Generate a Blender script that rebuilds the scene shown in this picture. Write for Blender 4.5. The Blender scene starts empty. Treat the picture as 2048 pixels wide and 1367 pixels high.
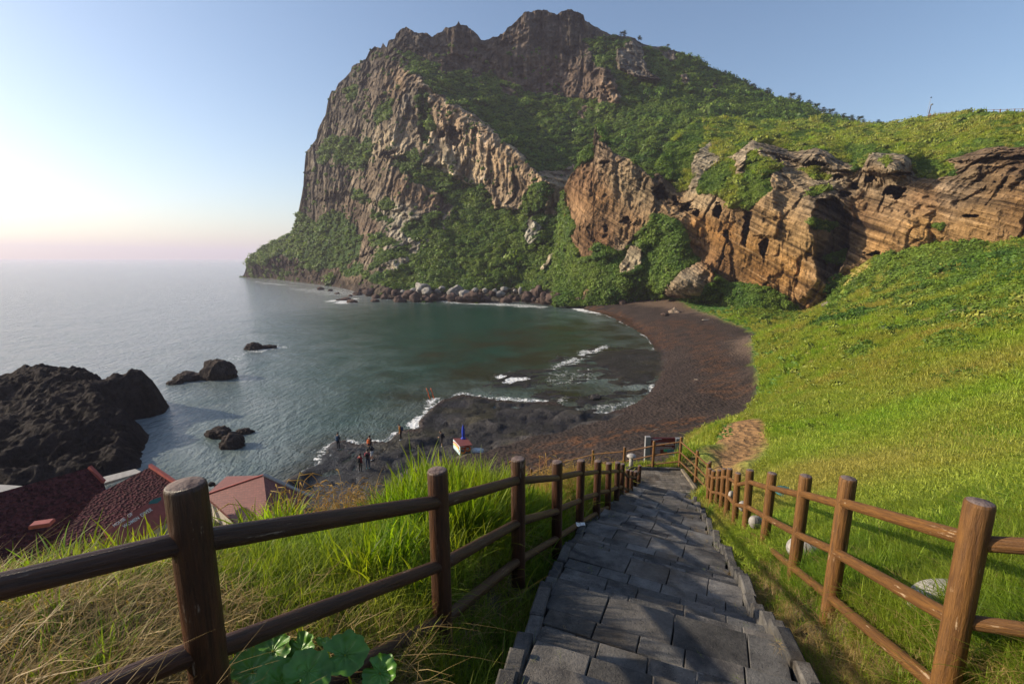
import bpy, math, random
import numpy as np
from mathutils import Vector, Matrix, Quaternion
random.seed(7); RNG = np.random.default_rng(11)
SC = bpy.context.scene
COL = SC.collection
R = math.radians
# ---------------------------------------------------------------- camera, sky, sun, exposure
CAMZ = 18.5; FPX = 960.0; PITCH = math.atan(167.5/960)
cd = bpy.data.cameras.new("camera"); cam = bpy.data.objects.new("camera", cd); COL.objects.link(cam)
cam.location = (0, 0, CAMZ); cam.rotation_euler = (math.pi/2-PITCH, 0, 0)
cd.sensor_width = 36; cd.lens = 36*FPX/2048; cd.clip_start = 0.05; cd.clip_end = 30000
SC.camera = cam
SUN_AZ = -84.0; SUN_EL = 23.0     # degrees: azimuth from +Y, clockwise
world = bpy.data.worlds.new("World"); SC.world = world; world.use_nodes = True
wn = world.node_tree; bg = wn.nodes["Background"]
sky = wn.nodes.new("ShaderNodeTexSky"); sky.sky_type = 'NISHITA'; sky.sun_disc = False
sky.sun_elevation = R(SUN_EL); sky.sun_rotation = R(SUN_AZ); sky.air_density = 1.0; sky.dust_density = 1.2; sky.ozone_density = 2.0
wn.links.new(sky.outputs[0], bg.inputs[0]); bg.inputs[1].default_value = 0.125
sd_ = bpy.data.lights.new("sun", 'SUN'); so = bpy.data.objects.new("sun", sd_); COL.objects.link(so)
sd_.energy = 5.0; sd_.angle = R(1.0); sd_.color = (1.0, 0.85, 0.64)
sdir = Vector((math.sin(R(SUN_AZ))*math.cos(R(SUN_EL)), math.cos(R(SUN_AZ))*math.cos(R(SUN_EL)), math.sin(R(SUN_EL))))
so.rotation_euler = sdir.to_track_quat('Z', 'Y').to_euler(); so.location = (-60, 10, 60)
SC.view_settings.view_transform = 'Standard'; SC.view_settings.look = 'None'; SC.view_settings.gamma = 1
SC.view_settings.exposure = 0.5
SC.cycles.max_bounces = 5; SC.cycles.transparent_max_bounces = 8; SC.cycles.volume_bounces = 0
SC.cycles.caustics_reflective = False; SC.cycles.caustics_refractive = False; SC.cycles.use_denoising = True
# ---------------------------------------------------------------- surveying: where a sight line meets a depth or a height
CP, SP = math.cos(PITCH), math.sin(PITCH)
def ray(px, py):
    xr = (np.asarray(px, float)-1024)/FPX; yr = (683.5-np.asarray(py, float))/FPX
    y = CP+yr*SP; z = -SP+yr*CP
    return xr/y, z/y
def W(px, py, Y):
    a, b = ray(px, py); return Vector((float(a*Y), float(Y), float(CAMZ+b*Y)))
def S(px, py, z):
    a, b = ray(px, py); Y = (z-CAMZ)/b; return Vector((float(a*Y), float(Y), float(z)))
# ---------------------------------------------------------------- numpy noise
def _h(x, y, z, s):
    n = (x*np.uint32(374761393)+y*np.uint32(668265263)+z*np.uint32(2147483647)+np.uint32(s*144665+13))
    n = (n ^ (n >> np.uint32(13)))*np.uint32(1274126177)
    n = (n ^ (n >> np.uint32(16)))*np.uint32(2246822519)
    n = n ^ (n >> np.uint32(15))
    return (n & np.uint32(0xffffff)).astype(np.float32)/np.float32(0xffffff)
def vnoise(P, s=0):
    P = np.asarray(P, np.float32); f = np.floor(P); t = P-f; t = t*t*t*(t*(t*6-15)+10)
    i = f.astype(np.int64).astype(np.uint32); r = 0
    x, y, z = i[:, 0], i[:, 1], i[:, 2]; o = np.uint32(1)
    def L(a, b, k): return a+(b-a)*k
    c = lambda dx, dy, dz: _h(x+np.uint32(dx), y+np.uint32(dy), z+np.uint32(dz), s)
    a = L(L(c(0,0,0), c(1,0,0), t[:, 0]), L(c(0,1,0), c(1,1,0), t[:, 0]), t[:, 1])
    b = L(L(c(0,0,1), c(1,0,1), t[:, 0]), L(c(0,1,1), c(1,1,1), t[:, 0]), t[:, 1])
    return L(a, b, t[:, 2])*2-1
def fbm(P, oct=5, s=0, gain=.5, lac=2.03, ridge=False):
    P = np.asarray(P, np.float32); a = 1.; r = 0; tot = 0
    for k in range(oct):
        n = vnoise(P+k*17.3, s+k)
        if ridge: n = 1-2*np.abs(n)
        r = r+a*n; tot += a; a *= gain; P = P*lac
    return r/tot
def A2(x, y): return np.stack([x, y, np.zeros_like(x)], 1)
def sst(a, b, x):
    t = np.clip((x-a)/(b-a), 0, 1); return t*t*(3-2*t)
def sdist(poly, x, y):
    """signed distance to a polygon, positive inside"""
    p = np.asarray(poly, float); q = np.roll(p, -1, 0)
    d2 = np.full(x.shape, 1e18); ins = np.zeros(x.shape, bool)
    for (ax, ay), (bx, by) in zip(p, q):
        ex, ey = bx-ax, by-ay; L2 = ex*ex+ey*ey+1e-12
        t = np.clip(((x-ax)*ex+(y-ay)*ey)/L2, 0, 1)
        d2 = np.minimum(d2, (x-ax-t*ex)**2+(y-ay-t*ey)**2)
        if ay != by:
            c = ((ay > y) != (by > y)) & (x < (bx-ax)*(y-ay)/(by-ay)+ax); ins ^= c
    return np.where(ins, 1, -1)*np.sqrt(d2)
def ldist(line, x, y):
    d2 = np.full(x.shape, 1e18)
    for (ax, ay), (bx, by) in zip(line[:-1], line[1:]):
        ex, ey = bx-ax, by-ay; L2 = ex*ex+ey*ey+1e-12
        t = np.clip(((x-ax)*ex+(y-ay)*ey)/L2, 0, 1)
        d2 = np.minimum(d2, (x-ax-t*ex)**2+(y-ay-t*ey)**2)
    return np.sqrt(d2)
def voro2(x, y, s=0):
    """2-D cells: id noise, distance to the nearest border"""
    ix = np.floor(x); iy = np.floor(y); d1 = np.full(x.shape, 9.); d2 = d1.copy(); idn = np.zeros(x.shape)
    for dx in (-1, 0, 1):
        for dy in (-1, 0, 1):
            cx = ix+dx; cy = iy+dy; a = cx.astype(np.int64).astype(np.uint32); b = cy.astype(np.int64).astype(np.uint32)
            z0 = np.zeros_like(a); jx = _h(a, b, z0, s); jy = _h(a, b, z0, s+1); r = _h(a, b, z0, s+2)
            d = np.hypot(cx+jx-x, cy+jy-y); n = d < d1; d2 = np.where(n, d1, np.minimum(d2, d)); idn = np.where(n, r, idn); d1 = np.where(n, d, d1)
    return idn, d2-d1
class TPS:
    def __init__(s, p, v, lam=0.):
        s.p = np.asarray(p, float); n = len(p); v = np.asarray(v, float)
        K = s.k(s.p, s.p)+lam*np.eye(n); Q = np.c_[np.ones(n), s.p]
        M = np.block([[K, Q], [Q.T, np.zeros((3, 3))]])
        s.w = np.linalg.solve(M, np.r_[v, 0, 0, 0])
    def k(s, a, b):
        d2 = ((a[:, None, :]-b[None])**2).sum(2); return .5*d2*np.log(d2+1e-12)
    def __call__(s, q):
        out = np.empty(len(q))
        for i in range(0, len(q), 20000):
            c = q[i:i+20000]; out[i:i+20000] = s.k(c, s.p)@s.w[:-3]+s.w[-3]+c@s.w[-2:]
        return out
# ---------------------------------------------------------------- object helpers
def meta(o, label=None, cat=None, group=None, kind=None):
    if label: o['label'] = label
    if cat: o['category'] = cat
    if group: o['group'] = group
    if kind: o['kind'] = kind
    return o
def np_mesh(name, V, F, mats=(), smooth=True, attrs=None, fmat=None):
    """V (n,3); F: list of arrays (k,3) or (k,4)"""
    me = bpy.data.meshes.new(name); V = np.asarray(V, np.float32)
    if isinstance(F, np.ndarray): F = [F]
    F = [np.asarray(f, np.int32) for f in F if len(f)]
    tot = sum(f.size for f in F); nf = sum(len(f) for f in F)
    me.vertices.add(len(V)); me.vertices.foreach_set("co", V.ravel())
    me.loops.add(tot); me.polygons.add(nf)
    me.loops.foreach_set("vertex_index", np.concatenate([f.ravel() for f in F]))
    cnt = np.concatenate([np.full(len(f), f.shape[1]) for f in F]); st = np.r_[0, np.cumsum(cnt)[:-1]]
    me.polygons.foreach_set("loop_start", st.astype(np.int32))
    if fmat is not None: me.polygons.foreach_set("material_index", np.asarray(fmat, np.int32))
    me.polygons.foreach_set("use_smooth", np.full(nf, smooth, bool))
    me.update(calc_edges=True); me.validate()
    for m in mats: me.materials.append(m)
    for k, v in (attrs or {}).items():
        v = np.asarray(v, np.float32)
        if v.ndim == 2:
            a = me.color_attributes.new(k, 'FLOAT_COLOR', 'POINT')
            a.data.foreach_set("color", np.c_[v, np.ones(len(v))].astype(np.float32).ravel())
        else:
            a = me.attributes.new(k, 'FLOAT', 'POINT'); a.data.foreach_set("value", v)
    return me
def link(name, me, parent=None, loc=None, rot=None):
    o = bpy.data.objects.new(name, me); COL.objects.link(o)
    if parent: o.parent = parent
    if loc is not None: o.location = loc
    if rot is not None: o.rotation_euler = rot
    return o
def thing(name, loc, label, cat, group=None, rot=(0, 0, 0)):
    o = bpy.data.objects.new(name, None); COL.objects.link(o); o.location = loc; o.rotation_euler = rot
    o.empty_display_size = .3
    return meta(o, label, cat, group)
def grid_faces(nr, nc):
    i = np.arange((nr-1)*(nc-1)); r, c = i//(nc-1), i % (nc-1); a = r*nc+c
    return np.stack([a, a+1, a+nc+1, a+nc], 1)
class MB:
    """collects simple solids into one mesh"""
    def __init__(s): s.v = []; s.f3 = []; s.f4 = []; s.n = 0; s.c = []
    def add(s, V, F, c=None):
        V = np.asarray(V, float); s.v.append(V)
        for f in F: (s.f3 if len(f) == 3 else s.f4).append([k+s.n for k in f])
        s.n += len(V); s.c.append(np.tile(c if c is not None else (1, 1, 1), (len(V), 1)))
    def box(s, c, size, rz=0, col=None, bev=0, M=None):
        x, y, z = size[0]/2, size[1]/2, size[2]/2
        if bev:
            V = []
            for zz, k in ((-z, bev), (-z+bev, 0), (z-bev, 0), (z, bev)):
                for sx, sy in ((-1, -1), (1, -1), (1, 1), (-1, 1)): V.append((sx*(x-k), sy*(y-k), zz))
            F = [(3, 2, 1, 0), (12, 13, 14, 15)]
            for r in range(3):
                for q in range(4): F.append((r*4+q, r*4+(q+1) % 4, r*4+4+(q+1) % 4, r*4+4+q))
        else:
            V = [(-x, -y, -z), (x, -y, -z), (x, y, -z), (-x, y, -z), (-x, -y, z), (x, -y, z), (x, y, z), (-x, y, z)]
            F = [(3, 2, 1, 0), (4, 5, 6, 7), (0, 1, 5, 4), (1, 2, 6, 5), (2, 3, 7, 6), (3, 0, 4, 7)]
        V = np.array(V)
        if M is not None: V = V@np.array(M.to_3x3()).T
        else:
            ca, sa = math.cos(rz), math.sin(rz); V = np.c_[V[:, 0]*ca-V[:, 1]*sa, V[:, 0]*sa+V[:, 1]*ca, V[:, 2]]
        s.add(V+np.array(c), F, col)
    def prism(s, pts, zt, zb, col=None):
        """polygon with a height per corner, extruded down"""
        n = len(pts); zt = zt if hasattr(zt, '__len__') else [zt]*n; zb = zb if hasattr(zb, '__len__') else [zb]*n
        V = [(p[0], p[1], z) for p, z in zip(pts, zt)]+[(p[0], p[1], z) for p, z in zip(pts, zb)]
        F = []
        for i in range(1, n-1): F.append((0, i, i+1)); F.append((n, n+i+1, n+i))
        for i in range(n): F.append((i, n+i, n+(i+1) % n, (i+1) % n))
        s.add(V, F, col)
    def tube(s, path, rad, n=12, col=None, cap=True, wob=0, seed=0):
        path = [Vector(p) for p in path]; m = len(path); rad = rad if hasattr(rad, '__len__') else [rad]*m
        V = []; up = Vector((0, 0, 1)); rs = random.Random(seed)
        t0 = (path[-1]-path[0]).normalized()
        ref = up if abs(t0.z) < .9 else Vector((1, 0, 0))
        for i, p in enumerate(path):
            t = (path[min(i+1, m-1)]-path[max(i-1, 0)]).normalized()
            a = t.cross(ref).normalized(); b = a.cross(t).normalized(); w = 1+rs.uniform(-wob, wob)
            for k in range(n):
                q = 2*math.pi*k/n; V.append(p+(a*math.cos(q)+b*math.sin(q))*rad[i]*w)
        F = []
        for i in range(m-1):
            for k in range(n): F.append((i*n+k, i*n+(k+1) % n, (i+1)*n+(k+1) % n, (i+1)*n+k))
        if cap:
            V += [path[0], path[-1]]; c0, c1 = m*n, m*n+1
            for k in range(n): F.append((c0, (k+1) % n, k)); F.append((c1, (m-1)*n+k, (m-1)*n+(k+1) % n))
        s.add([tuple(v) for v in V], F, col)
    def mesh(s, name, mat, smooth=True):
        return np_mesh(name, np.concatenate(s.v), [np.array(s.f3).reshape(-1, 3), np.array(s.f4).reshape(-1, 4)], [mat], smooth, {"Col": np.concatenate(s.c)})
    def build(s, name, mat, parent=None, smooth=True, sharp=None):
        me = s.mesh(name, mat, smooth)
        if sharp: me.set_sharp_from_angle(angle=R(sharp))
        return link(name, me, parent)
# ---------------------------------------------------------------- material helpers
class MT:
    def __init__(s, name):
        s.m = bpy.data.materials.new(name); s.m.use_nodes = True; s.t = s.m.node_tree
        s.b = s.t.nodes["Principled BSDF"]; s.b.inputs["Specular IOR Level"].default_value = .3
    def n(s, typ, **kw):
        nd = s.t.nodes.new("ShaderNode"+typ)
        for k, v in kw.items(): setattr(nd, k, v)
        return nd
    def l(s, a, b): s.t.links.new(a, b)
    def setv(s, sock, v):
        if hasattr(v, 'is_output') or isinstance(v, bpy.types.NodeSocket): s.l(v, sock)
        else: sock.default_value = v
    def pos(s, scale=(1, 1, 1), rot=(0, 0, 0), obj=False):
        src = s.n("TexCoord").outputs["Object"] if obj else s.n("NewGeometry").outputs["Position"]
        mp = s.n("Mapping"); mp.inputs["Scale"].default_value = scale; mp.inputs["Rotation"].default_value = rot
        s.l(src, mp.inputs[0]); return mp.outputs[0]
    def noise(s, scale, det=4, vec=None, rough=.6, dist=0):
        nd = s.n("TexNoise"); nd.inputs["Scale"].default_value = scale; nd.inputs["Detail"].default_value = det
        nd.inputs["Roughness"].default_value = rough; nd.inputs["Distortion"].default_value = dist
        s.l(vec if vec is not None else s.pos(), nd.inputs["Vector"]); return nd.outputs["Fac"]
    def voro(s, scale, vec=None, feat='F1', out="Distance"):
        nd = s.n("TexVoronoi"); nd.feature = feat; nd.inputs["Scale"].default_value = scale
        s.l(vec if vec is not None else s.pos(), nd.inputs["Vector"]); return nd.outputs[out]
    def rng(s, v, a, b, c=0., d=1.):
        nd = s.n("MapRange"); s.setv(nd.inputs[0], v)
        for i, x in enumerate((a, b, c, d)): nd.inputs[1+i].default_value = x
        return nd.outputs[0]
    def math(s, op, a, b=0.):
        nd = s.n("Math", operation=op); s.setv(nd.inputs[0], a); s.setv(nd.inputs[1], b); return nd.outputs[0]
    def mix(s, f, a, b, mode='MIX'):
        nd = s.n("Mix", data_type='RGBA', blend_type=mode); s.setv(nd.inputs[0], f)
        for k, v in ((6, a), (7, b)):
            if isinstance(v, tuple): v = (*v[:3], 1.)
            s.setv(nd.inputs[k], v)
        return nd.outputs[2]
    def ramp(s, v, stops):
        nd = s.n("ValToRGB"); e = nd.color_ramp.elements
        while len(e) < len(stops): e.new(.5)
        for el, (p, c) in zip(e, stops): el.position = p; el.color = (*c, 1)
        s.l(v, nd.inputs[0]); return nd.outputs[0]
    def attr(s, name, out="Fac"):
        nd = s.n("Attribute"); nd.attribute_name = name; return nd.outputs[out]
    def bump(s, h, dist, strength=1., prev=None):
        nd = s.n("Bump"); nd.inputs["Distance"].default_value = dist; nd.inputs["Strength"].default_value = strength
        s.l(h, nd.inputs["Height"])
        if prev is not None: s.l(prev, nd.inputs["Normal"])
        return nd.outputs[0]
    def fin(s, col=None, rough=None, nrm=None, spec=None, metal=None):
        if col is not None: s.setv(s.b.inputs["Base Color"], (*col, 1) if isinstance(col, tuple) else col)
        if rough is not None: s.setv(s.b.inputs["Roughness"], rough)
        if nrm is not None: s.l(nrm, s.b.inputs["Normal"])
        if spec is not None: s.b.inputs["Specular IOR Level"].default_value = spec
        if metal is not None: s.b.inputs["Metallic"].default_value = metal
        return s.m
def flat(name, col, rough=.6, bump=0, scale=40, var=.25):
    m = MT(name); c = m.mix(m.rng(m.noise(scale, 3, m.pos(obj=True)), .3, .7), tuple(x*(1-var) for x in col), tuple(min(1, x*(1+var)) for x in col))
    return m.fin(c, rough, m.bump(m.noise(scale*2, 3, m.pos(obj=True)), bump) if bump else None)
def leaf_mat(name, c1, c2, c3, trans=.45, wscale=.25, rough=.55, grad=None):
    """thin foliage: colour varies from clump to clump and over the ground; lets the sun through"""
    m = MT(name); oi = m.n("ObjectInfo")
    wn_ = m.rng(m.noise(wscale, 3), .35, .65); at = m.attr("Col", "Color")
    c = m.mix(oi.outputs["Random"], c1, c2); c = m.mix(m.math('MULTIPLY', wn_, .8), c, c3)
    c = m.mix(1., c, at, 'MULTIPLY')
    m.fin(c, rough, spec=.25)
    tr = m.n("BsdfTranslucent"); m.l(m.mix(1., c, (1.3, 1.25, .5), 'MULTIPLY'), tr.inputs[0])
    mx = m.n("MixShader"); mx.inputs[0].default_value = trans
    m.l(m.b.outputs[0], mx.inputs[1]); m.l(tr.outputs[0], mx.inputs[2])
    m.l(mx.outputs[0], m.t.nodes["Material Output"].inputs[0]); return m.m
# ================================================================ terrain surveys (sight-line points with their distance)
def idw(ctrl, x, y, p=3.):
    c = np.array([k[:2] for k in ctrl], float); v = np.array([k[2:] for k in ctrl], float)
    d = ((x[:, None]-c[:, 0])**2+(y[:, None]-c[:, 1])**2+30)**(-p/2); return (d@v)/d.sum(1)[:, None]
def relief(name, top, bottom, x0, x1, nx, ny, depth, label_mat, rockfn, jag, back=True):
    px = np.linspace(x0, x1, nx); tx, ty = zip(*top); bx, by = zip(*bottom)
    t_ = np.interp(px, tx, ty); b_ = np.interp(px, bx, by)
    jn = fbm(A2(px/9., px*0), 5, 3, gain=.6)*jag(px); t_ = t_+jn
    v = np.linspace(0, 1, ny)
    PX = np.tile(px, ny); PY = (t_[None]*(1-v[:, None])+b_[None]*v[:, None]).ravel()
    c = np.array([(k[0]/100, k[1]/100) for k in depth]); f = TPS(c, np.log([k[2] for k in depth]), .0005)
    Y = np.exp(f(np.c_[PX/100, PY/100]))
    a, b = ray(PX, PY)
    P = np.c_[a*Y, Y, CAMZ+b*Y]
    dY, colr, veg = rockfn(PX, PY, P, Y)
    Y2 = Y+dY; P = np.c_[a*Y2, Y2, CAMZ+b*Y2]
    n0 = len(P); F = grid_faces(ny, nx)
    if back:     # the far side of the ridge
        T = P[:nx]; r = T[:, :2]/np.linalg.norm(T[:, :2], axis=1)[:, None]; extra = []
        for k, (d, dz) in enumerate(((3, .6), (12, 7), (40, 45), (80, 130))):
            q = T.copy(); q[:, :2] += r*d; q[:, 2] = np.maximum(q[:, 2]-dz, -3) if k < 3 else -3; extra.append(q)
        order = [q for q in extra[::-1]]
        P = np.concatenate([P]+order)
        Fb = []
        rows = [n0+nx*i for i in range(len(order))]+[0]
        for ra, rb in zip(rows[:-1], rows[1:]):
            i = np.arange(nx-1); Fb.append(np.stack([ra+i, ra+i+1, rb+i+1, rb+i], 1))
        F = np.concatenate([F]+Fb)
        colr = np.concatenate([colr]+[colr[:nx]]*len(order)); veg = np.concatenate([veg]+[veg[:nx]]*len(order))
    me = np_mesh(name, P, F[:, ::-1], [label_mat], True, {"Col": colr, "veg": veg})
    o = link(name, me); meta(o, kind='structure')
    return o, P[:n0], PX, PY, veg[:n0]
# ---- rock and turf materials
def rock_material(name, fine, bumps, vegc1, vegc2, streak=0.):
    m = MT(name); col = m.attr("Col", "Color"); vg = m.attr("veg")
    n1 = m.noise(fine, 6, rough=.7); n2 = m.noise(fine*6, 4, rough=.7)
    f = m.math('ADD', m.rng(n1, .3, .7, .55, 1.4), m.rng(n2, .3, .7, -.28, .28))
    c = m.mix(1., col, m.n("CombineColor").outputs[0], 'MULTIPLY')
    cc = m.n("CombineColor"); [m.l(f, cc.inputs[i]) for i in range(3)]
    c = m.mix(1., col, cc.outputs[0], 'MULTIPLY')
    g = m.mix(m.rng(m.noise(fine*.6, 4), .35, .65), vegc1, vegc2)
    ve = m.rng(m.math('ADD', vg, m.rng(m.noise(fine*2, 5, rough=.7), .3, .7, -.35, .35)), .42, .58)
    c = m.mix(ve, c, g)
    b = m.bump(n1, bumps[0]); b = m.bump(n2, bumps[1], 1, b)
    vz = m.voro(fine*2.2, m.pos((1, 1, .5))); b = m.bump(vz, bumps[2], 1, b)
    return m.fin(c, .92, b, spec=.1)
M_mount = rock_material("mountain_rock", .22, (2.2, .45, 1.0), (.022, .045, .012), (.05, .09, .02))
M_cliff = rock_material("tuff_cliff", .35, (1.0, .28, .5), (.05, .085, .015), (.12, .16, .03))

# ---------------------------------------------------------------- the mountain
A_top = [(480,556),(488,548),(492,535),(494,527),(508,511),(527,494),(562,476),(583,466),(588,455),(595,431),(602,398),(607,370),(608.5,335),(611.5,305),(620,292),(632,279),(636,257),(651,231),(655,206),(663,181),(671,180),(677,167),(682,162),(686,158),(701,143),(704,132),(721,123),(732,116),(739,101),(752,92),(761,95),(766,86),(773,97),(777,81),(790,78),(792,68),(803,58),(813,53),(822,59),(831,65),(853,68),(866,74),(880,64),(893,54),(910,51),(914,47),(917,41),(921,48),(933,50),(945,60),(956,68),(962,77),(972,79),(985,74),(997,73),(1010,62),(1024,50),(1042,33),(1047,25),(1060,23),(1074,18),(1092,22),(1105,27),(1115,29),(1121,22),(1137,18),(1152,22),(1167,29),(1170,41),(1185,50),(1205,63),(1217,68),(1240,72),(1261,73),(1281,85),(1302,93),(1333,94),(1353,102),(1374,114),(1404,125),(1428,140),(1442,147),(1459,152),(1483,167),(1510,181),(1524,187),(1558,196),(1592,203),(1606,212),(1620,222),(1654,232),(1678,239),(1729,251),(1790,257)]
A_bot = [(480,560),(560,565),(600,569),(680,579),(760,598),(830,606),(1000,608),(1120,610),(1200,606),(1250,520),(1320,430),(1420,350),(1790,300)]
A_dep = [(480,556,480),(488,549,475),(540,560,440),(600,563,376),(680,574,306),(760,593,226),(830,603,206),(920,605,202),(1000,605,201),(1120,606,187),(1200,606,180),(1000,582,224),(900,582,228),(820,580,236),(1060,583,218),(1120,584,199),
 (494,530,468),(530,520,425),(540,495,435),(583,466,415),(595,431,405),(602,398,402),(608,335,398),(612,305,396),(636,257,392),(663,181,386),(704,132,380),(739,101,374),(777,81,368),(813,53,362),(853,68,360),(917,41,358),(972,79,362),(1024,50,360),(1074,18,356),(1137,18,354),(1205,63,352),(1281,85,352),(1353,102,350),(1442,147,345),(1524,187,335),(1606,212,322),(1678,239,305),(1790,257,290),
 (620,500,372),(640,430,372),(640,350,374),(660,280,376),(700,200,372),(750,150,360),(700,520,318),(700,430,338),(720,350,342),(720,250,350),(760,220,340),(790,130,348),(820,100,352),
 (820,160,330),(846,160,322),(846,250,312),(800,280,318),(800,330,305),(874,190,312),(909,208,303),(951,233,294),(999,268,282),(1037,305,270),(1076,343,256),(1100,365,248),(900,280,298),(950,320,286),(1000,360,274),(1050,385,262),(1095,410,248),
 (890,345,292),(930,370,284),(975,400,272),(830,345,296),(860,420,282),(800,420,292),(760,400,305),(870,450,270),(820,490,266),(760,520,262),(800,545,252),(900,440,271),(900,500,256),(880,550,240),(1000,440,260),(1000,500,246),(1000,550,233),(1080,440,248),(1080,500,234),(1110,550,212),(1113,425,246),(1150,520,212),
 (850,130,345),(916,145,345),(916,165,336),(999,158,345),(1056,182,342),(1122,192,338),(1162,198,334),(999,100,352),(1100,100,350),(1122,60,352),(1180,130,342),(1195,190,328),
 (950,190,325),(1000,220,318),(1060,260,300),(1100,300,285),(1098,335,268),(1130,318,282),(1060,220,325),(1130,240,315),(1180,230,318),(1150,290,296),(1160,325,275),
 (1222,150,332),(1230,205,318),(1280,110,345),(1300,160,330),(1280,200,312),(1240,250,300),(1300,240,290),(1260,300,270),(1310,310,262),(1380,150,335),(1400,200,312),(1380,232,285),(1480,200,315),(1480,235,285),(1560,220,300),(1600,243,280),(1680,250,275),(1320,430,240),(1420,350,250),(1790,300,270)]
A_vegP = [
 [(846,158),(840,140),(868,134),(916,143),(962,152),(999,158),(1032,171),(1056,182),(1087,187),(1122,191),(1162,198),(1192,192),(1205,205),(1240,207),(1238,190),(1226,150),(1218,135),(1196,112),(1180,90),(1172,78),(1206,68),(1250,78),(1300,96),(1345,102),(1400,124),(1459,153),(1524,186),(1606,212),(1678,239),(1800,252),(1800,420),(1140,420),(1135,330),(1122,345),(1098,338),(1076,341),(1054,323),(1037,303),(1019,286),(999,266),(973,242),(951,231),(909,206),(874,183)],
 [(802,108),(818,97),(850,118),(880,130),(880,178),(848,156),(818,134)],
 [(663,275),(690,270),(720,285),(742,280),(745,300),(738,322),(728,335),(712,342),(690,330),(668,308)],
 [(755,215),(787,200),(780,225),(765,245),(750,257),(747,240)],
 [(838,180),(850,185),(852,225),(861,250),(851,282),(839,265),(842,225)],
 [(797,321),(835,305),(843,327),(874,340),(903,353),(933,368),(962,377),(982,396),(990,412),(1010,421),(1046,414),(1047,384),(1074,366),(1100,371),(1103,388),(1097,406),(1094,428),(1108,428),(1118,400),(1124,375),(1131,372),(1160,430),(1260,520),(1260,600),(1153,588),(1120,585),(1065,583),(1021,581),(955,582),(890,580),(780,572),(745,560),(728,553),(780,540),(813,522),(839,507),(868,480),(885,472),(890,450),(903,432),(905,412),(879,381),(852,373),(824,354),(797,332)],
 [(826,440),(850,425),(885,425),(888,470),(860,470),(830,480),(820,465)],
 [(494,527),(508,511),(527,494),(562,476),(583,462),(592,432),(615,428),(632,445),(650,428),(662,424),(686,422),(709,452),(722,480),(714,511),(690,529),(620,534),(585,506),(550,512),(522,524)],
 [(728,459),(760,470),(803,483),(800,492),(760,492),(740,480)],[(684,535),(728,528),(735,550),(690,555)],[(756,500),(800,493),(820,488),(815,512),(770,520),(745,537)],
 [(702,377),(735,388),(745,398),(758,402),(785,401),(797,415),(778,422),(758,414),(728,402),(705,394)],[(740,425),(760,420),(790,440),(800,445),(780,447),(745,436)],[(800,455),(820,450),(835,470),(810,470)],
 [(655,280),(640,320),(650,325),(665,300)],[(690,180),(712,170),(716,190),(700,196)],[(1165,78),(1190,70),(1235,110),(1225,130),(1190,125)]]
A_rockP = [[(470,533),(522,530),(550,518),(585,511),(606,530),(640,541),(680,537),(680,600),(470,600)],[(1230,100),(1265,80),(1285,100),(1295,135),(1320,158),(1280,155),(1235,140)],[(1312,98),(1345,95),(1358,108),(1350,128),(1325,122)],[(1363,152),(1373,148),(1380,165),(1392,180),(1375,180),(1366,170)],[(1425,165),(1433,165),(1430,188),(1419,190)],[(1203,140),(1212,133),(1225,165),(1240,195),(1225,202),(1212,180),(1203,165)],
 [(1052,445),(1066,437),(1085,455),(1080,480),(1062,495),(1045,487)],[(1076,535),(1095,520),(1108,493),(1112,500),(1100,525),(1085,545)],[(1158,222),(1170,212),(1182,220),(1172,236),(1160,234)],[(1000,172),(1015,170),(1032,186),(1022,194),(1005,184)],[(876,133),(900,130),(912,142),(890,148)],[(935,142),(960,146),(968,170),(945,160)],[(1282,198),(1300,190),(1318,203),(1305,207)],[(1100,345),(1120,340),(1150,330),(1148,345),(1125,365),(1112,380),(1105,360)],[(930,420),(940,425),(936,438),(929,434)]]
A_col = [(780,595,.05,.036,.03),(860,600,.05,.036,.03),(940,600,.05,.036,.03),(1020,600,.05,.036,.03),(1100,600,.06,.042,.033),(850,575,.09,.08,.07),(1000,578,.09,.08,.07),(720,578,.06,.045,.04),(600,560,.05,.036,.03),(1160,590,.09,.06,.04),(680,570,.05,.036,.03),(560,540,.055,.04,.035),(500,545,.05,.036,.032),(640,560,.07,.05,.04),(700,545,.22,.16,.12),(620,400,.11,.09,.078),(640,330,.13,.108,.095),(620,300,.1,.085,.075),(700,160,.1,.085,.075),(740,130,.09,.075,.07),(690,230,.1,.082,.07),(760,170,.13,.1,.085),(720,250,.13,.105,.088),(790,100,.075,.065,.06),(840,80,.085,.07,.065),(920,70,.09,.07,.065),(920,110,.11,.08,.07),(1000,130,.12,.085,.07),(1100,150,.14,.095,.08),(1100,60,.08,.065,.065),(1160,60,.09,.075,.07),(1180,160,.16,.11,.09),(1200,100,.13,.11,.1),  # crest and left-face tones lowered to hold their dim, grazing light
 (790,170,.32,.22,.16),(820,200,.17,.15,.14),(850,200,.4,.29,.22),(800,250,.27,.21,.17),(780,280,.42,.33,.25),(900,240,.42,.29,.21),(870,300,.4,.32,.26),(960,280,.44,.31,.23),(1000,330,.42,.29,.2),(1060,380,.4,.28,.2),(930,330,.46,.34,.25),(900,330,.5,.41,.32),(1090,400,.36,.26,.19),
 (680,360,.2,.155,.125),(740,350,.17,.125,.095),(700,420,.15,.105,.08),(800,380,.2,.13,.09),(850,400,.24,.16,.115),(790,430,.42,.37,.32),(820,460,.45,.4,.36),(740,460,.16,.11,.085),(660,290,.19,.16,.13),(660,400,.18,.14,.11),(720,300,.24,.2,.16),(840,540,.3,.27,.24),(800,520,.42,.36,.31),(1060,470,.4,.37,.34),(1100,520,.45,.38,.3),(1240,180,.32,.22,.17),(1260,120,.16,.14,.13),(1370,165,.17,.14,.13)]
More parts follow.
